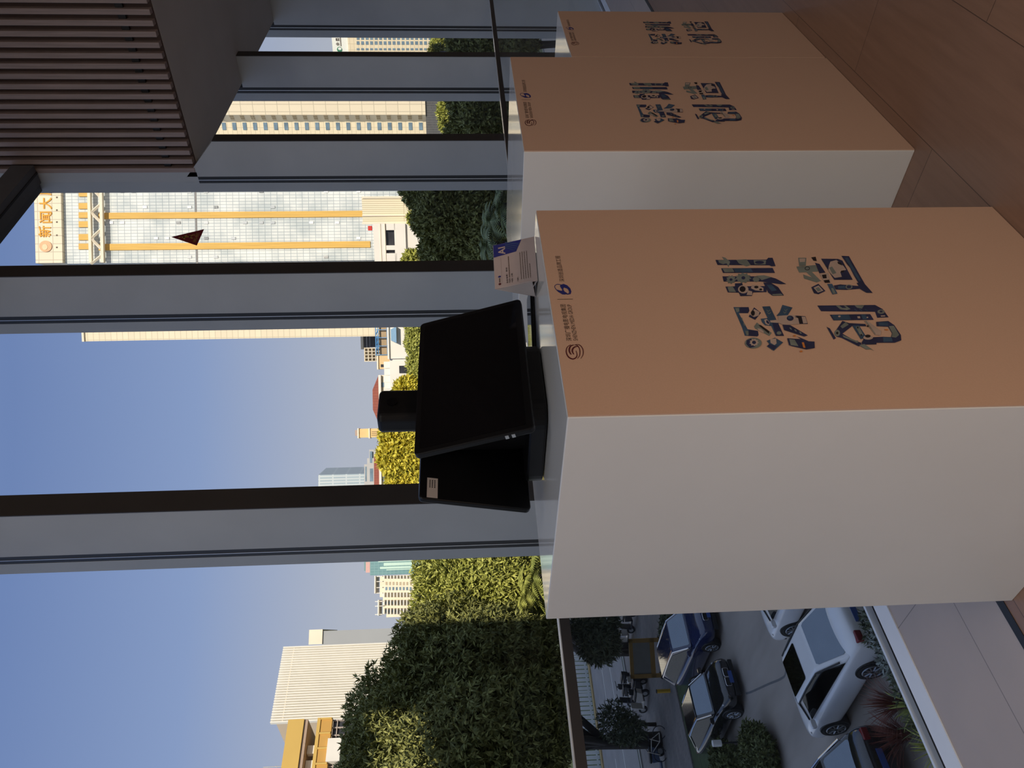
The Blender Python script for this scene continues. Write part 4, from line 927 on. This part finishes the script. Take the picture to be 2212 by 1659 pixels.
# dark trees on the right
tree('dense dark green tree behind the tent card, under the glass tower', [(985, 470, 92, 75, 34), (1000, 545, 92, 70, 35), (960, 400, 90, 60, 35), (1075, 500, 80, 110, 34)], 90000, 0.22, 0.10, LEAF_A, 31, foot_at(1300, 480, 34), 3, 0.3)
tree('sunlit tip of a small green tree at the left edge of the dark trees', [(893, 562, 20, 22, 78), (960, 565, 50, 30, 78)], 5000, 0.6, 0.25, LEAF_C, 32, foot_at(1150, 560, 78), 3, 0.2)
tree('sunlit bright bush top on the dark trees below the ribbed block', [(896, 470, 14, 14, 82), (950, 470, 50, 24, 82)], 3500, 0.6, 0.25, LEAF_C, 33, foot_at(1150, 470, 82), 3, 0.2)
tree('dark green tree in the gap between the two right-hand fins', [(1045, 250, 62, 60, 42), (1020, 205, 50, 45, 43), (1030, 300, 60, 50, 43)], 40000, 0.28, 0.12, LEAF_A, 34, foot_at(1240, 250, 42), 3, 0.25)
tree('glowing yellow-green tree under the cream window tower', [(968, 242, 20, 27, 88), (967, 268, 15, 18, 88), (1010, 250, 30, 40, 88)], 14000, 0.5, 0.25, LEAF_C, 35, foot_at(1130, 250, 88), 3, 0.25)
tree('dark green tree in the rightmost glass gap', [(1030, 95, 58, 45, 46), (945, 112, 14, 10, 60), (1090, 95, 60, 45, 46)], 28000, 0.3, 0.13, LEAF_A, 36, foot_at(1240, 95, 46), 3, 0.22)
tree('sunlit yellow-green tree under the signed building in the rightmost gap', [(955, 95, 20, 22, 92), (990, 92, 24, 30, 92)], 9000, 0.5, 0.25, LEAF_C, 37, foot_at(1130, 95, 92), 3, 0.22)
# palm with drooping fronds in front of the dark tree
def frond_plant(label, loc, nf, ln, wd, m, seed, up0=0.7, arch=1.0, name='fern_palm', cat='palm', trunk_h=0.0, nleaf=14):
    rg = random.Random(seed)
    t = thing(name, label, cat, loc)
    s = MB()
    for k in range(nf):
        az = 2 * math.pi * k / nf + rg.uniform(-.3, .3); u = up0 + rg.uniform(-.35, .35); L = ln * rg.uniform(.7, 1.15)
        d = Vector((math.cos(az), math.sin(az), 0)); side = Vector((-d.y, d.x, 0))
        pts = []
        for j in range(nleaf + 1):
            q = j / nleaf; pts.append(d * (L * q * math.cos(u) + 0.02) + Vector((0, 0, trunk_h + L * (q * math.sin(u) - arch * 0.6 * q * q))))
        for j in range(1, nleaf):
            p = pts[j]; q = j / nleaf; l2 = wd * math.sin(math.pi * min(0.97, q * 0.85 + 0.15)); tdir = (pts[j + 1] - pts[j - 1]).normalized()
            for sg in (-1, 1):
                tip = p + side * sg * l2 + tdir * l2 * 0.55 - Vector((0, 0, l2 * 0.25)); w_ = tdir * L / nleaf * 0.42
                s.poly([tuple(p - w_), tuple(p + w_), tuple(tip)])
        s.tube([tuple(x) for x in pts[::3]], 0.012 * ln, 4)
    s.build('fronds', m, t)
    if trunk_h: MB().tube([(0, 0, 0), (0.05, 0, trunk_h * 0.5), (0, 0, trunk_h)], [0.14, 0.11, 0.10], 8).build('trunk', BARK, t)
    return t
for k, (x_, y_, d_, lab) in enumerate(((1058, 480, 24, 'pale green feathery palm in front of the dense dark tree, above the white pedestal'), (1048, 528, 26, 'second feathery palm with its fronds just behind the top of the tent card'), (1080, 445, 23, 'low feathery palm nearest to the bare-topped white pedestal'))):
    p = at(x_, y_, d_); frond_plant(lab, (p.x, p.y, GZ), 16, 1.25, 0.28, LEAF_P, 40 + k, 0.6, 1.0, trunk_h=p.z - GZ - 0.1)
for k, (x_, y_, d_, lab) in enumerate(((1160, 1245, 36.5, 'yellow-green spreading palm just above the corner of the near pedestal'), (1140, 1292, 36.5, 'bright green palm left of the yellow one, above the guard rail'))):
    p = at(x_, y_, d_); frond_plant(lab, (p.x, p.y, GZ), 20, 1.9, 0.45, LIME if k == 0 else LEAF_C, 50 + k, 0.5, 1.0, trunk_h=p.z - GZ)
# planting below the window
def clump(label, x, y, r, h, n, ln, wd, m, seed, name='shrub', dz=0.0):
    p = on_z(x, y, GZ + h * 0.95); t = thing(name, label, 'shrub', (p.x, p.y, GZ + 0.03))
    leaf_mesh('foliage', leaves(seed, [(np.array((0, 0, h * 0.5)), np.array((r, r, h * 0.5)))], n, ln, wd, 3, (0.2, 1.05)), m, t)
    s = MB()
    for k in range(5):
        q = 2 * math.pi * k / 5; s.tube([(0, 0, -0.03), (0.3 * r * math.cos(q), 0.3 * r * math.sin(q), h * 0.5)], 0.02, 5)
    s.build('stems', BARK, t)
    return t
SILVER = leaf_mat('leaf_silver', (0.20, 0.24, 0.20), (0.36, 0.39, 0.36)); RUST = leaf_mat('leaf_rust', (0.13, 0.035, 0.025), (0.26, 0.09, 0.06))
clump('silver-leaved shrub at the tail of the white car', 1905, 1398, 0.75, 1.0, 2400, 0.14, 0.05, SILVER, 61)
clump('silver-green shrub right beside the edge of the near pedestal', 1880, 1345, 0.7, 0.9, 2200, 0.14, 0.05, LEAF_D, 62)
clump('grey-green low shrub below the rear wheel of the white car', 1945, 1470, 0.6, 0.9, 1800, 0.16, 0.05, LEAF_D, 63)
def blades(label, x, y, n, h, spread, wd, m, seed, name, arch=0.5, k=6):
    rg = random.Random(seed); p = on_z(x, y, GZ + h * 0.8); t = thing(name, label, 'plant', (p.x, p.y, GZ + 0.03))
    s = MB()
    for q in range(n):
        az = rg.uniform(0, 6.283); lean = rg.uniform(0.15, 1.0) * spread; hh = h * rg.uniform(0.6, 1.15); w_ = wd * rg.uniform(0.7, 1.2)
        d = Vector((math.cos(az), math.sin(az), 0)); sd = Vector((-d.y, d.x, 0)); b0_ = d * rg.uniform(0, 0.1)
        pts = [b0_ + d * (lean * (c / k) ** 1.4) + Vector((0, 0, hh * ((c / k) - arch * lean * (c / k) ** 2.5))) for c in range(k + 1)]
        vs = []
        for c, pt in enumerate(pts):
            ww = w_ * (1 - (c / k) ** 2) * 0.5 + 0.002; vs += [pt - sd * ww, pt + sd * ww]
        s.add(vs, [(2 * c, 2 * c + 1, 2 * c + 3, 2 * c + 2) for c in range(k)])
    s.build('leaves', m, t); MB().tube([(0, 0, -0.03), (0, 0, h * 0.25)], [0.06, 0.04], 8).build('stems', BARK, t)
    return t
blades('rust-red grassy plant beside the front wheel of the white car', 1890, 1522, 170, 0.9, 0.75, 0.018, RUST, 64, 'ornamental_grass', 0.4)
blades('second rust-red grassy plant, near the dark car at the left edge', 1905, 1590, 190, 0.8, 0.8, 0.018, RUST, 65, 'ornamental_grass', 0.4)
blades('lime green strap-leaved plant below the rust-red grass', 1942, 1522, 45, 0.75, 0.6, 0.055, LIME, 66, 'strap_plant', 0.6)
blades('green strap-leaved plant at the lower left corner of the glass', 1990, 1615, 60, 0.7, 0.6, 0.045, LEAF_C, 67, 'strap_plant', 0.6)
blades('dark green strap-leaved plant between the lime one and the corner one', 1965, 1568, 55, 0.65, 0.5, 0.04, LEAF_H, 68, 'strap_plant', 0.6)
gc = thing('ground_cover', 'low dark green ground cover growing under the taller plants below the window', 'plant', (8.0, 13.6, GZ + 0.03))
gco = leaf_mesh('foliage', leaves(77, [(np.array((dx, dy, 0.08)), np.array((0.8, 0.8, 0.2))) for dx in np.arange(-4, 5, 1.0) for dy in (-1.2, -0.3, 0.6)], 26000, 0.13, 0.045, LEAF_H and 3, (0.1, 1.1)), LEAF_H, gc)
gco['kind'] = 'stuff'; gc['kind'] = 'stuff'
clump('dark clipped hedge bush left of the black saloon car', 1612, 1632, 0.95, 0.9, 7000, 0.16, 0.07, LEAF_H, 70)
clump('second dark hedge bush at the left edge, nearer the black saloon than the white lantern', 1545, 1668, 1.0, 1.0, 6000, 0.18, 0.08, LEAF_H, 71)
clump('low dark bush under the notice board', 1428, 1362, 0.7, 0.9, 3200, 0.16, 0.06, LEAF_D, 72)

# ------------------------------------------------------------------ outside: cars
TYRE = mat('tyre_rubber', (0.012, 0.012, 0.012), 0.8); RIM = mat('alloy_rim', (0.35, 0.36, 0.37), 0.35, 0.7, 0.05, 20)
CGLASS = mat('car_glass', (0.19, 0.22, 0.26), 0.03, 1.0, 0.03, 3); CGLASSD = mat('car_side_glass', (0.055, 0.06, 0.065), 0.03, 1.0, 0.03, 3); CHROME = mat('chrome', (0.70, 0.70, 0.72), 0.12, 1.0, 0.03, 20)
LAMP = mat('headlight_glass', (0.50, 0.52, 0.54), 0.15, 0.3, 0.1, 20); TAIL = mat('tail_light_red', (0.17, 0.006, 0.010), 0.2)
PLATE = mat('plate_blue', (0.04, 0.10, 0.36), 0.5); TRIMK = mat('black_trim', (0.012, 0.012, 0.012), 0.5)
def car(label, loc, rz, paint, tall=0.0, L=4.7, Wd=1.84, name='parked_car', group=None, rail=None, sunroof=False):
    t = thing(name, label, 'car', loc, rz, group)
    h = L / 2; w = Wd / 2
    st = [(-h, .70, .42, .80 + tall * .5), (-h + .06, .86, .30, .94 + tall * .5), (-h + .45, .96, .22, 1.02 + tall * .5), (-h + 1.1, 1.0, .20, 1.0 + tall * .5), (-.2, 1.0, .19, .97 + tall * .5), (.95, 1.0, .19, .96 + tall * .5), (h - .85, .98, .2, .91 + tall * .5), (h - .35, .93, .24, .82 + tall * .45), (h - .08, .82, .30, .70 + tall * .4), (h, .66, .38, .60 + tall * .35)]
    s = MB(); rings = []
    for y, f_, zb, zt in st:
        a = w * f_
        pr = [(0, zb), (a * .86, zb), (a * .985, zb + .10), (a, zb + (zt - zb) * .45), (a * .975, zt - .13), (a * .90, zt - .03), (a * .55, zt + .015), (0, zt + .03)]
        rings.append([(x, y, z) for x, z in pr] + [(-x, y, z) for x, z in pr[-2:0:-1]])
    m = len(rings[0])
    for r_ in rings: s.v += r_
    for i in range(len(rings) - 1):
        for k in range(m):
            s.f.append([i * m + k, (i + 1) * m + k, (i + 1) * m + (k + 1) % m, i * m + (k + 1) % m]); s.m.append(0)
    s.f.append(list(range(m))); s.m.append(0); s.f.append([(len(rings) - 1) * m + k for k in range(m)][::-1]); s.m.append(0)
    s.build('body', paint, t, smooth=True, sub=2)
    zb, zr = .93 + tall * .5, 1.46 + tall
    rb, rt = (-h + .42, -h + 1.35) if tall < .1 else (-h + .12, -h + .55)     # rear glass foot and head
    fb, ft = 1.32, .58                                                        # windscreen foot and head
    wb, wt = w * .90, w * .66
    B4 = [Vector((-wb, rb, zb)), Vector((wb, rb, zb)), Vector((wb * .97, fb, zb)), Vector((-wb * .97, fb, zb))]
    T4 = [Vector((-wt, rt, zr - .03)), Vector((wt, rt, zr - .03)), Vector((wt, ft, zr - .02)), Vector((-wt, ft, zr - .02))]
    s = MB(); s.hexa(B4, T4); s.build('cabin', paint, t, smooth=False, bevel=0.07, seg=4)
    def pane(p, q, r_, v, u0, u1, v0, v1, nm, c0=0.0, pts=None):
        def P(a, b_): return p.lerp(q, a).lerp(v.lerp(r_, a), b_)
        n_ = (q - p).cross(v - p).normalized() * 0.012
        ps = pts or [(u0 + .02, v0), (u1 - .02, v0), (u1, v0 + .06), (u1 - c0, v1 - .06), (u1 - c0 - .03, v1), (u0 + c0 + .03, v1), (u0 + c0, v1 - .06), (u0, v0 + .06)]
        s2 = MB(); k = len(ps)
        s2.add([P(a, b_) + n_ for a, b_ in ps] + [P(a, b_) - n_ * 3 for a, b_ in ps], [list(range(k))] + [(i, (i + 1) % k, k + (i + 1) % k, k + i)[::-1] for i in range(k)])
        return s2.build(nm, CGLASSD if nm == 'side_window' else CGLASS, t)
    pane(B4[2], B4[3], T4[3], T4[2], .06, .94, .10, .93, 'windscreen')
    pane(B4[0], B4[1], T4[1], T4[0], .07, .93, .12, .92, 'rear_window')
    sp = [(.07, .10), (.95, .10), (.90, .50), (.84, .86), (.74, .92), (.24, .92), (.14, .80), (.08, .40)]
    pane(B4[1], B4[2], T4[2], T4[1], 0, 0, 0, 0, 'side_window', pts=sp)
    pane(B4[3], B4[0], T4[0], T4[3], 0, 0, 0, 0, 'side_window', pts=[(1 - a, b_) for a, b_ in sp][::-1])
    if sunroof:
        s = MB(); s.prism(rrect(-wt * .78, wt * .78, rt + .62, ft - .02, .06), zr - .024, zr - .012, up); s.build('sunroof', CGLASSD, t)
    for sx in (-1, 1):
        s = MB(); s.tube([(sx * (wb * .94), rb + .35, zb + .17), (sx * (wt + .035), rt + .12, zr - .06), (sx * (wt + .03), -.2, zr - .035), (sx * (wt + .035), ft - .05, zr - .05), (sx * (wb - .06), fb - .18, zb + .10)], .022, 6); s.build('roof_rail', rail or TRIMK, t)
        s = MB(); s.prism(rrect(-.11, .11, -.07, .07, .05), 0, .09, lambda a, b_, e: (sx * (w + .02) + sx * a, .98 + e, zb + .10 + b_)); s.build('wing_mirror', paint, t, bevel=.02)
        for y in (-1.4, 1.4):
            s = MB(); s.tube([(sx * (w - .26), y, .33), (sx * (w - .035), y, .33), (sx * (w - .005), y, .33)], [.385, .385, .375], 28); s.build('wheel_arch', TRIMK, t)
            s = MB(); s.tube([(sx * (w - .22), y, .325), (sx * (w + .002), y, .325), (sx * (w + .012), y, .325)], [.325, .325, .30], 28); wh = s.build('wheel', TYRE, t)
            s = MB()
            for k in range(10):
                q = 2 * math.pi * k / 10; s.tube([(sx * (w + .016), y + .05 * math.cos(q), .325 + .05 * math.sin(q)), (sx * (w + .012), y + .225 * math.cos(q), .325 + .225 * math.sin(q))], .02, 4)
            for k in range(24):
                q, q2 = 2 * math.pi * k / 24, 2 * math.pi * (k + 1) / 24; s.tube([(sx * (w + .012), y + .235 * math.cos(q), .325 + .235 * math.sin(q)), (sx * (w + .012), y + .235 * math.cos(q2), .325 + .235 * math.sin(q2))], .016, 4)
            s.build('rim', RIM, wh)
        zl = .66 + tall * .4
        s = MB(); s.hexa([(sx * w * .46, h - .10, zl - .06), (sx * w * .80, h - .20, zl - .05), (sx * w * .80, h - .30, zl - .05), (sx * w * .46, h - .30, zl - .06)], [(sx * w * .50, h - .16, zl + .07), (sx * w * .885, h - .52, zl + .14), (sx * w * .80, h - .56, zl + .14), (sx * w * .50, h - .4, zl + .07)]); s.build('headlight', LAMP, t, bevel=.012)
        zt = .80 + tall * .5
        s = MB(); s.box(min(sx * w * .46, sx * w * .76), max(sx * w * .46, sx * w * .76), -h - .012, -h + .16, zt - .08, zt + .08); s.build('tail_light', TAIL, t, bevel=.03)
        zg = .52 + tall * .35
        s = MB(); s.prism(rrect(sx * .17 - .15, sx * .17 + .15, zg - .08, zg + .10, .05), 0, .03, lambda a, b_, e: (a, h - .01 + e, b_)); gr = s.build('grille', TRIMK, t)
        s = MB(); c_ = rrect(sx * .17 - .155, sx * .17 + .155, zg - .085, zg + .105, .05); s.tube([(a, h + .018, b_) for a, b_ in c_ + c_[:1]], .011, 5); s.build('grille_frame', CHROME, gr)
    for y, zz in ((h + .02, .40 + tall * .3), (-h - .012, .66 + tall * .4)):
        s = MB(); s.box(-.22, .22, min(y, y + .012), max(y, y + .012), zz - .07, zz + .07); s.build('licence_plate', PLATE, t)
    s = MB(); s.box(-w * .72, w * .72, h - .05, h + .012, .20, .36); s.build('lower_intake', TRIMK, t, bevel=.03)
    return t
CW = mat('white_car_paint', (0.86, 0.86, 0.87), 0.25, 0, 0.02, 2, coat=0.6); CK = mat('black_car_paint', (0.010, 0.010, 0.012), 0.12, 0, 0.05, 2, coat=1.0); CB = mat('blue_car_paint', (0.016, 0.025, 0.085), 0.12, 0, 0.05, 2, coat=1.0)
wc = car('white saloon car parked tail towards the window beside the planting', (8.50, 17.85, GZ + 0.01), 0.05, CW, group='white cars by the planting', sunroof=True)
dup(wc, (11.4, 18.2, GZ + 0.01), 0.04, 'white car mostly hidden behind the edge of the near pedestal')
kc = car('black saloon car facing the window with silver headlights and blue plate', (11.9, 27.9, GZ + 0.01), math.pi + 0.02, CK, rail=CHROME, group='dark cars in the car park')
bc = car('dark blue tall car between the black saloon and the pedestal', (14.75, 28.3, GZ + 0.01), math.pi - 0.03, CB, 0.22, 4.75, 1.9, rail=CHROME, group='dark cars in the car park')
dup(kc, (5.85, 19.2, GZ + 0.01), 0.03, 'black car cut by the left edge beside the white saloon, only roof line showing')

# ------------------------------------------------------------------ outside: street furniture
OCHRE = mat('ochre_paint', (0.30, 0.175, 0.045), 0.6, 0, 0.1, 4); BOARDG = mat('board_grey', (0.20, 0.20, 0.18), 0.6, 0, 0.08, 3)
p = on_z(1428, 1420); nb = thing('notice_board', 'ochre framed notice board standing on the pavement behind the blue car', 'sign', (p.x, p.y, GZ), math.radians(-36))
s = MB(); s.box(-0.95, 0.95, -0.05, 0.05, 1.42, 1.6); s.box(-0.95, 0.95, -0.05, 0.05, 0.32, 0.55); s.box(-0.95, -0.75, -0.05, 0.05, 0.05, 1.6); s.box(0.75, 0.95, -0.05, 0.05, 0.05, 1.6); s.build('frame', OCHRE, nb)
MB().box(-0.75, 0.75, -0.02, 0.02, 0.55, 1.42).build('panel', BOARDG, nb)
s = MB(); s.box(-1.0, -0.70, -0.3, 0.3, 0.0, 0.06); s.box(0.70, 1.0, -0.3, 0.3, 0.0, 0.06); s.build('foot', OCHRE, nb)
p = on_z(1450, 1492); bo = thing('bollard', 'short yellow bollard between the black saloon and the pavement', 'bollard', (p.x, p.y, GZ))
MB().tube([(0, 0, 0), (0, 0, 0.70)], 0.09, 14).build('post', mat('bollard_yellow', (0.50, 0.30, 0.02), 0.5), bo); MB().tube([(0, 0, 0.70), (0, 0, 0.74), (0, 0, 0.76)], [0.095, 0.09, 0.04], 14).build('cap', TRIMK, bo)
p = on_z(1608, 1610); la = thing('garden_lamp', 'small white lantern standing in the dark hedge', 'lamp', (p.x, p.y - 0.3, GZ))
MB().tube([(0, 0, 0), (0, 0, 0.9)], 0.03, 8).build('post', TRIMK, la); MB().tube([(0, 0, 0.9), (0, 0, 1.2)], 0.11, 12).build('lantern', mat('lantern_white', (0.7, 0.7, 0.68), 0.5), la)
# white railing along the far side of the road: panels, each with its own pickets
FW = mat('fence_white', (0.82, 0.82, 0.80), 0.6, 0, 0.05, 3)
fn = thing('railing_panel', 'white picket railing panels along the far kerb of the road', 'fence', (0, 60.0, GZ), 0, 'white railing panels along the road')
s = MB(); s.box(0, 2.9, -0.03, 0.03, 1.12, 1.26); s.box(0, 2.9, -0.03, 0.03, 0.14, 0.26); s.build('rails', FW, fn)
s = MB()
for k in range(8): s.box(0.05 + 0.36 * k, 0.31 + 0.36 * k, -0.025, 0.025, 0.0, 1.2)
s.build('pickets', FW, fn); MB().box(2.9, 3.02, -0.06, 0.06, 0, 1.4).build('post', FW, fn)
for k in range(1, 14): dup(fn, (3.05 * k, 60.0, GZ), 0)
fn.location = (42.7, 60.0, GZ)
# scooters along the pavement
def scooter(label, loc, rz, paint):
    t = thing('motor_scooter', label, 'scooter', loc, rz, 'scooters parked on the pavement')
    for y in (-0.62, 0.62):
        s = MB(); s.tube([(-0.05, y, 0.24), (0.05, y, 0.24)], 0.24, 16); wh = s.build('wheel', TYRE, t); s = MB(); s.tube([(-0.055, y, 0.24), (0.055, y, 0.24)], 0.13, 12); s.build('rim', RIM, wh)
    s = MB(); s.hexa([(-.16, -.75, .42), (.16, -.75, .42), (.17, -.15, .30), (-.17, -.15, .30)], [(-.14, -.85, .72), (.14, -.85, .72), (.15, -.1, .68), (-.15, -.1, .68)]); s.hexa([(-.17, -.2, .22), (.17, -.2, .22), (.17, .4, .22), (-.17, .4, .22)], [(-.17, -.2, .32), (.17, -.2, .32), (.17, .4, .32), (-.17, .4, .32)])
    s.hexa([(-.2, .36, .25), (.2, .36, .25), (.16, .5, .25), (-.16, .5, .25)], [(-.2, .28, .92), (.2, .28, .92), (.12, .40, .95), (-.12, .40, .95)]); s.build('body', paint, t, bevel=.03)
    s = MB(); s.box(-.15, .15, -.85, -.08, .72, .82); s.build('seat', TRIMK, t, bevel=.04)
    s = MB(); s.tube([(0, .62, .24), (0, .42, .7), (0, .32, 1.0)], .03, 8); s.tube([(-.33, .22, 1.05), (-.15, .32, 1.02), (.15, .32, 1.02), (.33, .22, 1.05)], .018, 6); s.build('handlebar', TRIMK, t)
    s = MB(); s.tube([(0, .45, .84), (0, .52, .84)], .09, 12); s.build('headlight', LAMP, t)
    return t
SW = mat('scooter_pale', (0.50, 0.47, 0.42), 0.4); SK = mat('scooter_black', (0.02, 0.02, 0.025), 0.35); SB = mat('scooter_blue', (0.06, 0.09, 0.17), 0.4)
g0 = on_z(1394, 1458); sc1 = scooter('pale scooter next to the notice board', (g0.x, g0.y, GZ + 0.06), 0.25, SW)
g0 = on_z(1398, 1486); sc2 = scooter('black scooter second from the notice board in the front row', (g0.x, g0.y, GZ + 0.06), 0.2, SK)
for (x_, y_, r_, src, lab) in ((1403, 1514, 0.3, sc1, 'pale scooter farthest left in the front row on the pavement'), (1372, 1474, 0.25, sc2, 'black scooter in the back row, right of the yellow bollard'), (1376, 1502, 0.3, sc2, 'black scooter in the back row, left of the yellow bollard'), (1368, 1372, 0.3, sc1, 'pale scooter right of the black trunk, behind the notice board'), (1376, 1342, 0.3, sc2, 'black scooter close to the pedestal edge, behind the blue car')):
    g0 = on_z(x_, y_); dup(src, (g0.x, g0.y, GZ + 0.06), r_, lab)
g0 = on_z(1440, 1652); bl = scooter('blue delivery scooter at the left edge near the tree foot', (g0.x, g0.y, GZ + 0.01), 1.2, SB)
# bicycle leaning by the big tree
g0 = on_z(1440, 1606); bi = thing('bicycle', 'pale bicycle standing beside the foot of the dark tree', 'bicycle', (g0.x, g0.y, GZ), 0.9)
for y in (-0.52, 0.52):
    s = MB(); c_ = ellipse(0, 0, .32, .32, 24); s.tube([(0, y + a, .34 + b_) for a, b_ in c_ + c_[:1]], .02, 6); s.build('wheel', TYRE, bi)
s = MB()
for a, b_ in (((0, -.52, .34), (0, -.1, .34)), ((0, -.1, .34), (0, -.25, .85)), ((0, -.25, .75), (0, .35, .78)), ((0, -.1, .34), (0, .36, .7)), ((0, -.52, .34), (0, -.24, .74)), ((0, .52, .34), (0, .36, .95))): s.tube([a, b_], .022, 6)
s.build('frame', SW, bi); s = MB(); s.tube([(-.28, .30, .98), (0, .36, .95), (.28, .30, .98)], .016, 6); s.build('handlebar', CHROME, bi); MB().box(-.07, .07, -.38, -.14, .85, .91).build('saddle', TRIMK, bi, bevel=.02)
